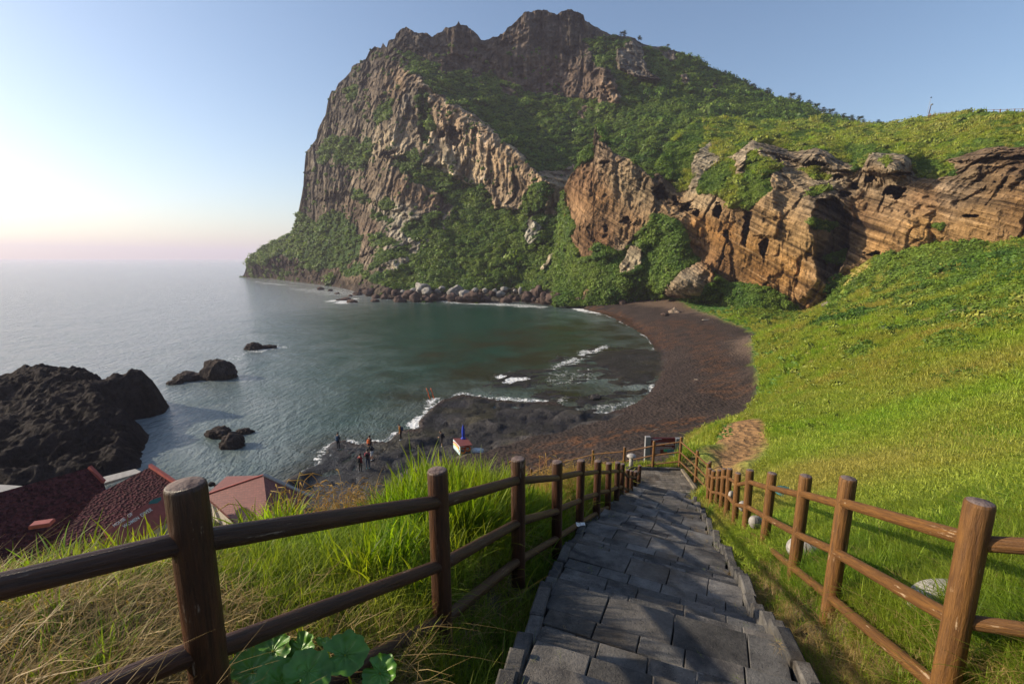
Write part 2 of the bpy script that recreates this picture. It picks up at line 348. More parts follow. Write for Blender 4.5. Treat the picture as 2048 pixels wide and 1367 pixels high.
A_cave = [(885,270,7,9,8),(911,272,11,17,9),(780,306,18,6,7),(854,242,6,7,5),(1010,84,8,8,6),(1105,100,4,7,5),(1125,102,4,7,5),(1137,106,4,6,5),(1149,120,5,5,5),(1182,136,4,9,6),(768,194,10,5,4),(1109,413,9,9,9),(950,262,7,10,2.5),(985,300,8,10,2),(1216,155,4,12,4),(980,360,6,18,2),(640,365,12,3,3),(622,362,6,4,3),(620,345,6,3,3),(640,400,14,4,3),(950,372,40,5,3)]
A_feat = [([(745,300),(745,268),(774,235),(794,206),(805,160),(818,134),(846,156),(874,183),(909,206),(951,231),(999,266),(1037,303),(1076,341),(1105,370),(1100,410),(1060,422),(990,412),(982,394),(933,368),(898,350),(890,330),(843,325),(800,310),(760,312)], -8, 3),
 ([(640,330),(740,340),(800,335),(824,356),(852,375),(879,384),(879,430),(860,447),(830,440),(770,412),(700,382),(640,400)], -7, 3),
 ([(838,180),(850,185),(853,225),(862,250),(850,285),(837,265),(842,225)], 9, 3),([(810,170),(822,165),(826,230),(815,240)], 4, 3),([(885,225),(893,215),(897,260),(888,265)], 4, 3),([(905,60),(950,60),(958,110),(940,120),(900,110)], -5, 5),
 ([(1203,140),(1212,133),(1225,165),(1240,195),(1225,202),(1212,180),(1203,165)], -10, 2),([(1363,152),(1373,148),(1380,165),(1392,180),(1375,180),(1366,170)], -7, 2),([(1425,165),(1433,165),(1430,188),(1419,190)], -6, 2),([(1230,100),(1265,80),(1285,100),(1295,135),(1320,158),(1280,155),(1235,140)], -8, 3),([(1052,445),(1066,437),(1085,455),(1080,480),(1062,495),(1045,487)], -7, 2),([(1076,535),(1095,520),(1108,493),(1112,500),(1100,525),(1085,545)], -5, 2),
 ([(715,515),(752,495),(746,506),(712,525)], 6, 2),([(545,530),(605,528),(610,548),(560,548)], 8, 4),([(878,385),(892,388),(896,430),(879,420)], 5, 2)]
def veg_mask(polys, neg, PX, PY, n, soft=2.5, amp=7.):
    best = np.full(PX.shape, -1e9)
    for p in polys: best = np.maximum(best, sdist(p, PX, PY))
    for p in neg: best = np.minimum(best, -sdist(p, PX, PY))
    return np.clip(.5+(best+n*amp)/(2*soft), 0, 1)
def features(PX, PY, feats, caves, wob):
    d = np.zeros(PX.shape)
    for poly, push, soft in feats:
        s_ = sdist(poly, PX, PY)+wob*9; d += push*sst(-soft, soft, s_)
    for cx, cy, rx, ry, push in caves:
        q = np.hypot((PX-cx)/rx, (PY-cy)/ry)+wob*1.5; d += push*1.3*sst(1.1, .7, q)
    return d
def A_rock(PX, PY, P, Y):
    n = fbm(P/14., 5, 1); nv = veg_mask(A_vegP, A_rockP, PX, PY, n*1.6+fbm(P/4., 3, 44)*.8)
    wob = fbm(P/4., 4, 9, gain=.65)
    Q = P.copy(); Q[:, 2] *= .16
    flute = fbm(Q/7., 4, 21, ridge=True); small = fbm(P/3.2, 4, 31, ridge=True); big = fbm(P*np.array([1, 1, .5])/22., 4, 5)
    s_ = P[:, 2]+.45*P[:, 0]; strat = fbm(np.c_[s_/2.6, P[:, 0]/50, P[:, 1]/50], 3, 61)
    low = sst(430, 520, PY)*sst(900, 800, PX)
    lf = sst(800, 700, PX)*.45; Qb = P*np.array([1, 1, .45]); blk = fbm(Qb/6., 4, 25, ridge=True, gain=.6); rock = -big*7*(1-lf)-flute*2.0*(1-.6*low)*(1-lf)-blk*1.9*(1-lf*.6)-small*1.4+sst(.5, .8, fbm(Qb/13., 3, 27, ridge=True))*3.5+sst(.55, .8, fbm(Q/5., 3, 29, ridge=True))*1.6-strat*(1.0+2.0*low)+wob*1.2
    lumps = -fbm(P/6., 4, 71)*4.5-big*5
    dY = features(PX, PY, A_feat, A_cave, wob)+rock*(1-nv)+lumps*nv
    # keep the waterline where it was surveyed
    bot = np.interp(PX, [k[0] for k in A_bot], [k[1] for k in A_bot]); dY *= sst(0, 22, bot-PY)
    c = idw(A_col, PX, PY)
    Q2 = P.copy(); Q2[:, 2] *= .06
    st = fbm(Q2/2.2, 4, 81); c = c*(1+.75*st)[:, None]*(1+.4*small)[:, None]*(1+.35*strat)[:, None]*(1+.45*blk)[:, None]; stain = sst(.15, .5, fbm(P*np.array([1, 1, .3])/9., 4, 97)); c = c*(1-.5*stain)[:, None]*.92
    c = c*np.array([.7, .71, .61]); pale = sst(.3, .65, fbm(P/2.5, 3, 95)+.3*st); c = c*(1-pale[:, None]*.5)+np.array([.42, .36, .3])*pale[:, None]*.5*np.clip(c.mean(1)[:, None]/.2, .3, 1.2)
    return dY, np.clip(c, .015, .8), nv
def A_jag(px): return np.where(px < 590, 1.5, np.where(px < 1200, 5., 4.))
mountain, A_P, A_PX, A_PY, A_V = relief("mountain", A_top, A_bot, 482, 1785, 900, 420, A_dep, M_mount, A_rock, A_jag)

# ---------------------------------------------------------------- the tuff cliff and the plateau behind it
def Yz(px, py, z): return float(S(px, py, z)[1])
B_top = [(1112,520),(1118,470),(1124,420),(1128,374),(1140,352),(1158,328),(1166,304),(1178,294),(1186,288),(1188,262),(1192,252),(1197,250),(1206,262),(1216,288),(1228,306),(1240,312),(1262,318),(1290,342),(1304,358),(1312,340),(1322,318),(1335,292),(1360,264),(1400,238),(1450,238),(1500,240),(1600,245),(1650,247),(1700,249),(1750,250),(1800,247),(1830,243),(1850,237),(1870,232),(1900,229),(1960,225),(2048,226),(2210,222)]
B_bot = [(1112,606),(1200,608),(1330,606),(1420,612),(1500,626),(1600,645),(1660,645),(1720,620),(1900,600),(2210,640)]
B_dep = [(1112,604,Yz(1112,604,2)),(1200,604,Yz(1200,604,2.5)),(1330,602,Yz(1330,602,3)),(1420,606,Yz(1420,606,4)),(1500,618,Yz(1500,618,4.5)),(1590,618,132),(1620,622,130),(1656,600,129),
 (1113,560,207),(1115,500,223),(1122,430,234),(1132,372,206),(1140,360,203),(1158,330,201),(1188,270,199),(1200,256,200),(1216,290,196),(1262,320,185),(1300,365,176),(1150,450,197),(1200,400,188),(1250,400,182),(1290,420,175),(1200,480,185),(1240,500,179),(1180,520,184),(1160,560,190),(1250,570,172),
 (1300,440,171),(1345,430,163),(1370,480,160),(1330,500,164),(1300,530,168),(1400,520,158),(1400,570,150),(1340,580,158),(1430,560,150),
 (1322,360,173),(1345,365,175),(1345,320,190),(1345,285,208),(1370,262,226),(1350,395,172),(1372,400,168),(1400,380,164),(1400,400,162),(1400,440,158),(1440,420,154),(1440,500,150),(1440,555,148),(1500,425,147),(1500,500,142),(1500,560,140),(1540,400,142),(1560,480,136),(1560,580,134),(1600,420,134),(1620,400,132),(1600,540,130),(1618,470,125),(1625,420,127),(1630,560,125),(1600,605,130),
 (1720,420,130),(1720,480,126),(1710,540,124),(1700,600,124),(1760,480,119),(1800,440,117),(1850,440,112),(1900,480,107),(1950,420,103),(2048,480,93),(2048,400,95),(2048,340,99),(2210,450,84),(2210,300,92),(2210,640,80),(1900,600,104),(1780,560,118),
 (1400,300,190),(1385,335,180),(1430,340,172),(1450,300,184),(1480,300,178),(1506,281,180),(1555,296,170),(1596,307,162),(1637,298,154),(1662,308,150),(1705,332,142),(1713,343,139),(1745,306,136),(1810,311,128),(1826,340,125),(1600,340,150),(1650,345,145),(1680,350,140),(1750,350,128),(1800,370,122),(1870,362,118),(1882,320,126),(1917,313,122),(1909,340,117),(1971,296,116),(2048,294,108),(1950,360,109),
 (1420,262,222),(1450,240,250),(1500,258,225),(1500,240,262),(1600,246,262),(1600,270,205),(1650,285,182),(1700,295,172),(1700,270,205),(1700,250,255),(1750,280,180),(1750,251,245),(1800,280,165),(1800,248,225),(1850,300,142),(1850,265,172),(1850,238,205),(1900,290,138),(1900,229,182),(1960,270,132),(1960,225,155),(2048,265,120),(2048,227,135),(2210,250,100),(2210,223,108)]
B_rockP = [[(1127,370),(1140,350),(1158,330),(1166,318),(1184,314),(1186,262),(1195,246),(1208,268),(1216,288),(1228,306),(1240,310),(1262,316),(1290,340),(1305,356),(1311,344),(1328,347),(1352,362),(1357,382),(1372,380),(1384,362),(1381,341),(1380,329),(1395,300),(1418,285),(1427,285),(1418,303),(1450,312),(1465,311),(1479,300),(1506,278),(1555,293),(1596,305),(1637,295),(1662,305),(1672,317),(1702,329),(1713,341),(1725,335),(1740,305),(1780,307),(1810,308),(1822,319),(1826,344),(1837,354),(1872,362),(1905,340),(1909,329),(1882,320),(1917,312),(1971,294),(2048,291),(2230,280),(2230,660),(1700,660),(1655,650),(1623,640),(1591,613),(1567,592),(1544,578),(1500,567),(1451,562),(1425,540),(1400,516),(1376,505),(1372,473),(1360,447),(1322,427),(1305,430),(1305,441),(1287,458),(1270,476),(1243,505),(1229,505),(1197,488),(1191,511),(1164,514),(1153,493),(1141,473),(1153,452),(1135,417)],
 [(1328,590),(1334,569),(1363,540),(1404,520),(1425,540),(1434,561),(1410,572),(1401,590),(1378,597),(1349,597)],[(1240,546),(1237,531),(1258,490),(1281,487),(1290,505),(1288,520),(1276,541)],[(1165,600),(1165,585),(1178,568),(1184,572),(1172,604)],[(1288,575),(1298,577),(1296,590),(1290,586)]]
B_vegP = [[(1509,305),(1561,335),(1544,346),(1541,364),(1548,379),(1517,402),(1497,417),(1465,411),(1433,390),(1395,385),(1397,361),(1406,346),(1450,317),(1468,323),(1471,352),(1488,343),(1494,320)],[(1605,338),(1640,338),(1630,355)],[(1625,378),(1664,367),(1660,380),(1625,388)],[(1620,435),(1640,440),(1672,447),(1650,460),(1624,455)],[(1652,513),(1695,495),(1692,525),(1665,525)],[(1847,352),(1925,337),(1900,350),(1870,360)],[(1652,575),(1680,545),(1700,600),(1660,600)],
 [(1160,318),(1166,300),(1186,292),(1186,312)],[(1200,256),(1206,258),(1216,285),(1210,280)],[(1768,320),(1776,312),(1780,322),(1772,335)],[(1870,450),(1885,445),(1880,455)],[(1640,352),(1665,352),(1655,360)]]
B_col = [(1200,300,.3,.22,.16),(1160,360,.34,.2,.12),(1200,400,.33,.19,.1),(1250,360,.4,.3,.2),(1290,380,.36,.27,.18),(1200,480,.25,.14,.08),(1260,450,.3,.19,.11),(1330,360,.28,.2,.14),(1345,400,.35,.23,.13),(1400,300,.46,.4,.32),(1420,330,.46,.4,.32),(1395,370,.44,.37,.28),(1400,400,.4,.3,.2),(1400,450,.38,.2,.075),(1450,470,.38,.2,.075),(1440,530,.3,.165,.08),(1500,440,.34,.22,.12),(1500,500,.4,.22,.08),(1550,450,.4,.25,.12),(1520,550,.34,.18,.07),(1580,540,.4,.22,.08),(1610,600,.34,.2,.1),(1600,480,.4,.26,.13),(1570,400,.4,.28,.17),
 (1500,290,.44,.37,.3),(1560,300,.4,.32,.25),(1620,300,.42,.34,.27),(1690,335,.38,.3,.23),(1600,350,.36,.28,.2),(1650,365,.38,.32,.25),(1660,430,.15,.12,.1),(1660,520,.16,.12,.09),(1760,315,.48,.42,.34),(1810,325,.44,.36,.28),(1750,340,.38,.27,.18),(1720,430,.34,.21,.12),(1760,480,.35,.21,.1),(1850,400,.34,.21,.12),(1850,460,.38,.23,.1),(1950,450,.34,.21,.1),(2040,420,.3,.18,.09),(1900,370,.34,.25,.18),(1950,320,.17,.12,.09),(2040,310,.2,.13,.09),(1940,350,.26,.19,.13),(2000,370,.26,.17,.1),(1370,560,.42,.34,.26),(1260,520,.44,.37,.28),(1172,590,.42,.28,.18)]  # recess points beside the prow carry its shade as darker rock
B_cave = [(1322,386,13,12,10),(1350,397,6,6,5),(1353,408,7,6,4),(1371,415,10,8,6),(1393,426,7,7,4),(1435,420,7,13,8),(1207,325,7,6,4),(1528,497,7,14,4),(1640,329,27,8,9),(1692,388,12,9,8),(1707,373,9,8,7),(1793,383,15,10,13),(1740,358,9,7,6),(1692,494,8,6,5),(1745,509,14,7,7),(1812,347,20,4,5),(1556,321,7,5,4),(1255,442,9,7,3),(1213,458,6,12,2),(1455,475,6,12,3),(1945,432,14,3,3),(1675,352,8,5,4),(1412,563,6,6,3),(1172,322,5,4,3),(1990,364,5,3,3)]
B_feat = [([(1127,370),(1140,350),(1158,328),(1166,300),(1186,290),(1186,260),(1195,244),(1208,262),(1216,288),(1228,306),(1240,310),(1262,316),(1290,340),(1306,360),(1310,440),(1287,458),(1270,476),(1243,505),(1164,520),(1141,473)], -3, 3),
 ([(1622,425),(1643,398),(1673,396),(1696,425),(1704,449),(1697,472),(1695,513),(1672,552),(1652,570),(1636,553),(1630,499),(1626,455)], 9, 4),
 ([(1492,425),(1503,425),(1490,490),(1482,490)], 5, 2),([(1500,420),(1545,385),(1560,430),(1550,480),(1505,470)], -2.5, 4),([(1465,311),(1506,276),(1560,290),(1640,290),(1715,335),(1700,345),(1600,325),(1560,310),(1500,300),(1480,340)], -4, 3),
 ([(1725,340),(1745,302),(1812,306),(1824,330),(1815,350),(1780,352),(1750,345)], -5, 2.5),([(1328,592),(1334,569),(1363,540),(1404,520),(1425,540),(1434,561),(1410,572),(1401,592)], -6, 2),([(1237,548),(1258,490),(1290,490),(1280,541)], -4, 2),
 ([(1882,320),(1971,296),(2230,285),(2230,300),(2000,312),(1930,322)], -3, 1.5)]
def B_rock(PX, PY, P, Y):
    n = fbm(P/9., 5, 101)+fbm(P/2.5, 3, 144)*.5
    best = np.full(PX.shape, -1e9)
    for p in B_rockP: best = np.maximum(best, sdist(p, PX, PY))
    for p in B_vegP: best = np.minimum(best, -sdist(p, PX, PY))
    nv = np.clip(.5-(best+n*4)/5., 0, 1); wob = fbm(P/2.6, 4, 109, gain=.65)
    s_ = P[:, 2]+.51*P[:, 0]-.3*P[:, 1]
    strat = fbm(np.c_[s_/1.15, P[:, 0]/40, P[:, 1]/40], 4, 161, gain=.65); s2 = fbm(np.c_[s_/.42, P[:, 0]/18, P[:, 1]/18], 3, 171)
    Q = P.copy(); Q[:, 2] *= .3
    big = fbm(P/13., 4, 105); fl = fbm(Q/5., 4, 121, ridge=True); small = fbm(P/1.7, 4, 131, ridge=True)
    rugged = sst(400, 340, PY+.0*PX)   # the rim is knobbly, the face below is smoother
    rock = -big*3.2-fl*(.7+.9*rugged)-small*(.35+.5*rugged)-strat*(.75)-s2*.25+sst(.5, .78, fbm(P*np.array([1, 1, .6])/7., 3, 129, ridge=True))*1.3
    lumps = -fbm(P/5., 4, 171)*3.2-big*2
    dY = features(PX, PY, B_feat, B_cave, wob)+rock*(1-nv)+lumps*nv
    bot = np.interp(PX, [k[0] for k in B_bot], [k[1] for k in B_bot]); dY *= sst(0, 14, bot-PY)
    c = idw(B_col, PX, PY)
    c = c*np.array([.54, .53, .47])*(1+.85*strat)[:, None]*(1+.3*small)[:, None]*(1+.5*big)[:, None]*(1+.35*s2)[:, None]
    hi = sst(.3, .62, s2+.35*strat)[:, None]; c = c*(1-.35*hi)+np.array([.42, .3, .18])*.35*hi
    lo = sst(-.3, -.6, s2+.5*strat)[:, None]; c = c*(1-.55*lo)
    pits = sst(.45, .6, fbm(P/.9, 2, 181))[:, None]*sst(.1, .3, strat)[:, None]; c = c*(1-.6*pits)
    return dY, np.clip(c, .015, .7), nv
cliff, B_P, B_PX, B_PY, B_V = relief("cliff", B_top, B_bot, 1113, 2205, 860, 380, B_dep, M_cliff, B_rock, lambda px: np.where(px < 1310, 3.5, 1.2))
# ================================================================ ground: bank, hillside, beach, rock shelf and sea bed (one sheet)
FL = [(370,968,1.7),(877,940,3.1),(1037,915,4.6),(1117,922,6.2),(1162,920,7.7),(1196,921,9.3),(1219,925,10.8),(1236,924,12.2),(1245,927,13.4),(1256,938,14.6),(1264,941,15.9),(1271,942,17.2),(1279,930,18.5)]
FR = [(1955,1000,2.35),(1692,955,3.9),(1608,950,5.1),(1542,945,6.8),(1502,940,8.2),(1478,946,9.4),(1461,937,10.7),(1449,937,11.9),(1438,939,13.0),(1427,941,14.2),(1420,936,15.4),(1417,925,17.0)]
FB = [(1395,900,18.8),(1362,873,20.4),(1308,881,20.8),(1249,893,21.4),(1186,899,22.0)]
PL = [W(*p) for p in FL]; PR = [W(*p) for p in FR]; PB = [W(*p) for p in FB]
STC = [Vector(p) for p in ((.1,-1.2),(.66,.9),(1.05,2.8),(1.6,5.0),(2.62,8.2),(3.95,12.0),(5.05,15.3),(6.15,18.3))]
def stair_z(Y): return CAMZ-(1.67+.4225*Y)
def shp(pts, z): return [tuple(S(px, py, z)[:2]) for px, py in pts]
LAND = shp([(1060,607),(1120,609),(1170,618),(1215,632),(1262,655),(1295,675),(1309,693),(1322,720),(1324,748),(1303,787),(1268,814),(1215,828),(1160,822),(1113,805),(1050,803),(996,799),(926,787),(884,800),(862,822),(838,845),(838,863),(796,866),(783,880),(778,889),(743,884),(718,889),(690,880),(662,884),(646,905),(640,925),(600,950),(560,985)], 0)
LAND += [(-16.5, 32), (-22, 33), (-30, 36), (-60, 34), (-160, 60), (-160, -80), (330, -80), (330, 420), (60, 330), (10, 235)]
SHELF = shp([(1120,806),(996,799),(926,787),(884,800),(862,822),(838,845),(838,863),(796,866),(783,880),(778,889),(743,884),(718,889),(690,880),(662,884),(646,905),(640,925),(600,950),(560,985),(620,1000),(760,985),(900,930),(1000,905),(1080,880),(1180,850),(1240,832),(1200,815)], .4)
SHELF2 = shp([(1170,712),(1200,700),(1290,694),(1325,705),(1322,745),(1300,770),(1230,765),(1215,740),(1180,728)], .1)
g = []
for p in PL+PR: g.append((p.x, p.y, p.z-1.22))
for p in PB: g.append((p.x, p.y, p.z-1.22))
for p in STC[1:]: g.append((p.x, p.y, stair_z(p.y)-.22))
g += [(6.3, 19.6, 8.85), (7.0, 20.6, 8.7)]
def G(px, py, Y, up=0): q = W(px, py, Y); g.append((q.x, q.y, q.z+up))
def GZ(px, py, z): q = S(px, py, z); g.append((q.x, q.y, q.z))
# left bank: a grassy shoulder that drops to the shore
for a in ((20,1185,2.5),(200,1160,2.9),(330,1145,3.3),(500,1105,4.2),(600,1080,4.9),(700,1055,5.7),(850,1015,7.0),(960,1005,7.8),(1080,1000,8.8),(1150,985,10.5),(1210,965,13),(1250,950,17)): G(*a)
g += [(-4.5,1.6,16.5),(-3.2,0.5,17.2),(-2,-1,17.4),(1,-2,17.7),(3,-1.5,17.9),(-9,-1,16.0),(5,1,17.4),(-7,3.6,13.6),(-5.5,6.5,11.8),(-4.5,10,10.2),(-2.5,12.5,9.6),(-1,15,8.4),(1.2,17,7.7),(2.6,20.5,6.6),
      (-12,8,10.2),(-9,13,6.8),(-6,17,5.4),(-3,21,4.6),(0,24,4.2),(3,26,4.2),(-20,14,5),(-14,20,3.2),(-9,24,2.8),(-4,28,2.4),(1,31,2.6),(-30,24,2.3),(-20,29,2.1),(-60,30,2.2),(-40,10,7),(-60,-20,14),(-20,-25,19),(0,-25,20),(20,-15,21),(60,-60,30),(9,24,5.6),(6,27,4.3)]
for px, py, z in ((1180,890,2.2),(1280,865,2.4),(1380,860,3.0),(1450,845,3.1),(1080,900,1.5),(1150,870,1.2),(1250,840,.9),(1350,800,1.4),(1420,790,2.0),(1500,800,2.6),(1480,820,2.8),(1350,730,.8),(1420,720,1.8),(1515,720,2.8),(1330,680,.6),(1400,670,1.6),(1500,672,2.8),(1280,645,.7),(1350,640,1.8),(1450,640,2.7),(1240,625,.8),(1330,618,2.4),(1180,612,1.),(1120,606,.8),(1400,606,4),(1250,606,2.4),(1500,624,4.5),(1180,606,2.),
                  (640,940,.6),(720,930,.8),(830,900,.8),(950,860,.5),(900,810,.4),(1100,830,.3),(1000,890,1.1)): GZ(px, py, z)
# the hillside on the right
for a in ((2048,1330,2.2),(2048,1150,3.2),(2048,1020,5.0),(2048,900,8),(1850,1050,5.6),(1750,1000,7.5),(1800,900,12.5),(1650,960,10.5),(1600,900,17),(1550,950,13.5),(1480,930,17),(1450,905,21),(1520,890,22),(2048,800,13),(2048,700,23),(1800,800,21),(1800,700,36),(1650,800,28),(1600,700,56),(1560,800,37),(1540,740,58),(1540,690,76),(2048,600,46),(1800,600,76),(1680,600,112),(1600,640,95),(1560,660,100),(2048,500,84),(1950,505,92),(1850,500,108),(1760,510,118),(1710,535,122),(1670,590,124),(1640,615,124),(1900,650,48),(1900,560,78)): G(*a)
g += [(8.6,16,10.6),(9.6,19.5,9.9),(9.5,23,8.6),(12,21,10.0)]
g += [(130,60,36),(60,10,26),(110,95,24),(100,120,21),(60,160,5),(90,150,7),(60,220,5),(20,240,3),(160,200,10),(200,100,40),(30,-20,21)]
G(1420,870,26); G(1390,895,21.5); G(1470,850,29)
for px, py in ((1200,660),(1000,700),(800,750),(600,850),(400,950),(1000,640),(600,640),(1150,770),(300,800),(0,700)): GZ(px, py, -2.5)
g = np.array(g)
def lp(x, y):
    r = np.hypot(x, y)+.4; return np.c_[np.log(r), np.arctan2(x, y)*1.6], r
gq, gr = lp(g[:, 0], g[:, 1])
GT = TPS(gq, (g[:, 2]-CAMZ)/gr, .0006)
landa = np.array(LAND)
def stair_near(x, y):
    """distance from the centre line of the steps"""
    return ldist([tuple(p) for p in STC]+[(6.75, 20.6)], x, y)
DIRT = [tuple(W(*p)[:2]) for p in ((1385,905,21),(1440,885,24),(1470,868,27),(1500,850,30),(1520,862,26),(1545,890,20),(1530,915,17.5),(1470,935,16),(1410,950,17))]
def ground_z(x, y, detail=True):
    x = np.asarray(x, float); y = np.asarray(y, float)
    q, r = lp(x, y); z = CAMZ+GT(q)*r
    P = A2(x, y)
    sl = sdist(LAND, x, y)
    near = stair_near(x, y)
    steps_z = stair_z(y)-.25
    z = np.where(y < 18.9, z+(np.minimum(z, steps_z)-z)*sst(1.75, 1.28, near), z)
    z = np.where((x > 5.0) & (x < 8.2) & (y > 17.8) & (y < 20.9), np.minimum(z, CAMZ-9.58), z)
    k = sst(6, 40, r); farl = sl < 60
    z = np.where(farl & (sl > 0), np.maximum(z, np.minimum(.05+sl*.05, .6)), z)
    z = np.where(sl < 0, np.minimum(z, np.maximum(sl*.22, -2.5)-.02), z)
    sh = sst(-.3, 1.2, sdist(SHELF, x, y)+fbm(P/2.2, 4, 201)*1.1)
    f1 = fbm(P/7., 4, 205); f2 = fbm(np.c_[(x+.35*y)/3.5, (y-.35*x)/1.3, x*0], 4, 207, ridge=True); f3 = fbm(P/.8, 3, 209, ridge=True)
    ter = np.round((f1*.9+f2*.35)*4)/4*.5+f2*.2
    wx = x+fbm(P/1.3, 2, 231)*.35; wy = y+fbm(P/1.3, 2, 233)*.35; cid, cb = voro2((wx+.35*wy)/3.4, (wy-.2*wx)/2.1, 5); cid2, cb2 = voro2(wx/.9, wy/.7, 15)
    sz_ = (cid-.5)*.5+(cid2-.5)*.07*sst(-.1, .3, f1)-.3*sst(.09, .0, cb)-.06*sst(.08, 0, cb2)*sst(-.1, .3, f1)
    land_shelf = np.where(sl > 0, .2+f1*.22+sz_+f3*.03+np.clip(sl, 0, 12)*.035, -.35)
    onshore = sst(24, 12, sl)
    z = z*(1-sh*onshore)+land_shelf*sh*onshore if detail else z
    s2 = sst(-.5, 1.5, sdist(SHELF2, x, y)+fbm(P/3., 4, 211)*1.8)
    z = z*(1-s2)+(.12+ter*.35+f3*.04)*s2
    ci3, cb3 = voro2((x+.3*y+f3*.6)/2.2, (y-.2*x)/1.1, 35); sz2 = (ci3-.62)*.35-.1*sst(.12, 0, cb3)
    shallow = sst(-3., 1., sdist(POOL, x, y)+fbm(P/6., 3, 214)*3)
    z = z*(1-shallow)+np.maximum(z, -.06+ter*.36+sz2)*shallow if detail else z
    if detail:
        soft = (1-sh*onshore)*(sl > 0)
        hill = sst(3, 6, z)*(x > 8); z = z+soft*hill*fbm(np.c_[(x+.5*y)/5., (y-.5*x)/2.6, x*0], 4, 219)*.75*sst(30, 60, r)
        z = z+soft*(fbm(P/2.5, 3, 215)*.1*sst(2, 14, r)+fbm(P/9., 3, 216)*.35*sst(12, 45, r)*sst(3, 10, z))*np.where((near < 1.6) & (y < 21), 0, 1)
        beach = soft*sst(4.2, 2.6, z)*sst(22, 30, y)*sst(.25, .8, z)
        z = z+beach*(fbm(P/.55, 3, 217, ridge=True)*.05+fbm(P/3., 2, 218)*.05)
    return z
POOL = shp([(985,742),(1060,735),(1120,705),(1200,690),(1320,700),(1325,760),(1290,800),(1200,832),(1110,808),(1000,796),(960,775)], 0)
NA, NR = 1050, 640
th = np.linspace(R(-128), R(128), NA)
wgt = np.where(np.abs(np.degrees(th)) < 52, 1., .28); ca = np.cumsum(wgt); th = R(-128)+(ca-ca[0])/(ca[-1]-ca[0])*R(256)
rr = np.exp(np.linspace(math.log(.35), math.log(420), NR))
TH, RR_ = np.meshgrid(th, rr); gx = (RR_*np.sin(TH)).ravel(); gy = (RR_*np.cos(TH)).ravel()
gz = ground_z(gx, gy)
Pg = np.c_[gx, gy, gz]
def ground_zones(x, y, z):
    P = A2(x, y); sl = sdist(LAND, x, y); n = fbm(P/3., 4, 301); n2 = fbm(P/.7, 3, 303)
    r = np.hypot(x, y)
    shelf = sst(-.3, .6, sdist(SHELF, x, y)+n*.8)*sst(20, 12, sl); shelf = np.maximum(shelf, sst(-1, 1, sdist(SHELF2, x, y)+n*1.5)); shelf = np.maximum(shelf, (sl < -.2)*1.)
    # the upper limit of the sand, surveyed on the ground
    bl = [(1100,596),(1230,602),(1340,606),(1400,625),(1450,640),(1500,655),(1520,668),(1505,690),(1512,740),(1520,780),(1500,830),(1450,872),(1400,880),(1370,895)]
    poly = [tuple(S(px, py, zz)[:2]) for (px, py), zz in zip(bl, [1.5,2.2,2.4,2.5,2.6,2.8,3.,2.8,2.8,2.8,2.8,3.1,3.2,3.6])]+[(9.5, 23.5), (4, 25.5), (1.5, 29), (-3, 33), (-20, 45), (-60, 60), (-60, 230), (10, 235)]
    beach = sst(-.4, .4, sdist(poly, x, y)/np.maximum(r/50, .5)+n*.9)
    dirt = sst(-.5, .6, sdist(DIRT, x, y)+n*1.6)
    return shelf, beach, dirt, sl, n, n2, poly
shelf, beach, dirt, sl, n_, n2_, BEACH = ground_zones(gx, gy, gz)
r_ = np.hypot(gx, gy); PP = A2(gx, gy)
grass_c = np.array([.17, .22, .03]); dry_c = np.array([.32, .25, .08]); soil = np.array([.07, .05, .028])
dryn = sst(-.1, .5, fbm(PP/5., 4, 311)+.25*sst(8, 22, r_)*sst(60, 30, r_))
cg = grass_c*(1-dryn[:, None])+dry_c*dryn[:, None]
cg = cg*sst(3, 9, r_)[:, None]+soil*(1-sst(3, 9, r_))[:, None]
cg = cg*(1+.35*n2_)[:, None]
sand = np.array([.042, .029, .024])*(1+.5*n2_+.3*n_)[:, None]
wet = sst(.9, .2, gz)[:, None]; sand = sand*(1-.45*wet)+np.array([.04, .022, .018])*.45*wet
tanb = sst(2.2, 3.2, gz+n_*.5)[:, None]*sst(60, 90, gy)[:, None]; sand = sand*(1-.8*tanb)+np.array([.16, .11, .08])*.8*tanb
def line_w(pts, z): return [tuple(S(px, py, z)[:2]) for px, py in pts]
weed = np.zeros(len(gx))
for pts, z, w, amt in (([(1180,613),(1225,624),(1275,645),(1318,668),(1350,690)], 1., 4., .6),([(1330,640),(1400,655),(1420,680)], 1.8, 5., .5),([(1060,925),(1150,890),(1250,868),(1340,850),(1400,840)], 2., 2.2, .95),([(1280,862),(1350,868),(1400,850)], 2.4, 1.2, .9),([(1400,690),(1440,740),(1450,790)], 1.8, 3., .5),([(1050,905),(1090,890),(1150,880)], 1.4, 1.3, .7)):
    weed = np.maximum(weed, amt*sst(1.2, .3, ldist(line_w(pts, z), gx, gy)/w+fbm(PP/1.1, 4, 321)*.9))
weed *= sst(-.25, .25, n2_+fbm(PP/.35, 2, 333)*.6)
cs = sand*(1-weed[:, None])+np.array([.12, .052, .022])*weed[:, None]
cr = np.array([.03, .027, .026])*(1+.5*n2_+.5*n_)[:, None]; moss = sst(.25, .5, fbm(PP/4., 3, 341))[:, None]; cr = cr*(1-.3*moss)+np.array([.07, .06, .02])*.3*moss
shelf = np.maximum(shelf, sst(2.9, 2.1, gz+n_*.5)*(gy > 22)*(gx < 4)*sst(-2, 2, 28-gx)*(1-beach)); ctop = sst(.45, .8, gz)[:, None]; cb_ = voro2((gx+.35*gy)/3.4, (gy-.2*gx)/2.1, 5)[1]; cr = cr*(1+1.1*ctop)*(1-.6*sst(.1, 0, cb_+n2_*.05))[:, None]  # higher shelf rock is lightened in its colour to look sunlit
cd_ = np.array([.3, .17, .075])*(1+.2*n2_)[:, None]
cfin = cg*(1-beach[:, None])+cs*beach[:, None]; cfin = cfin*(1-shelf[:, None])+cr*shelf[:, None]
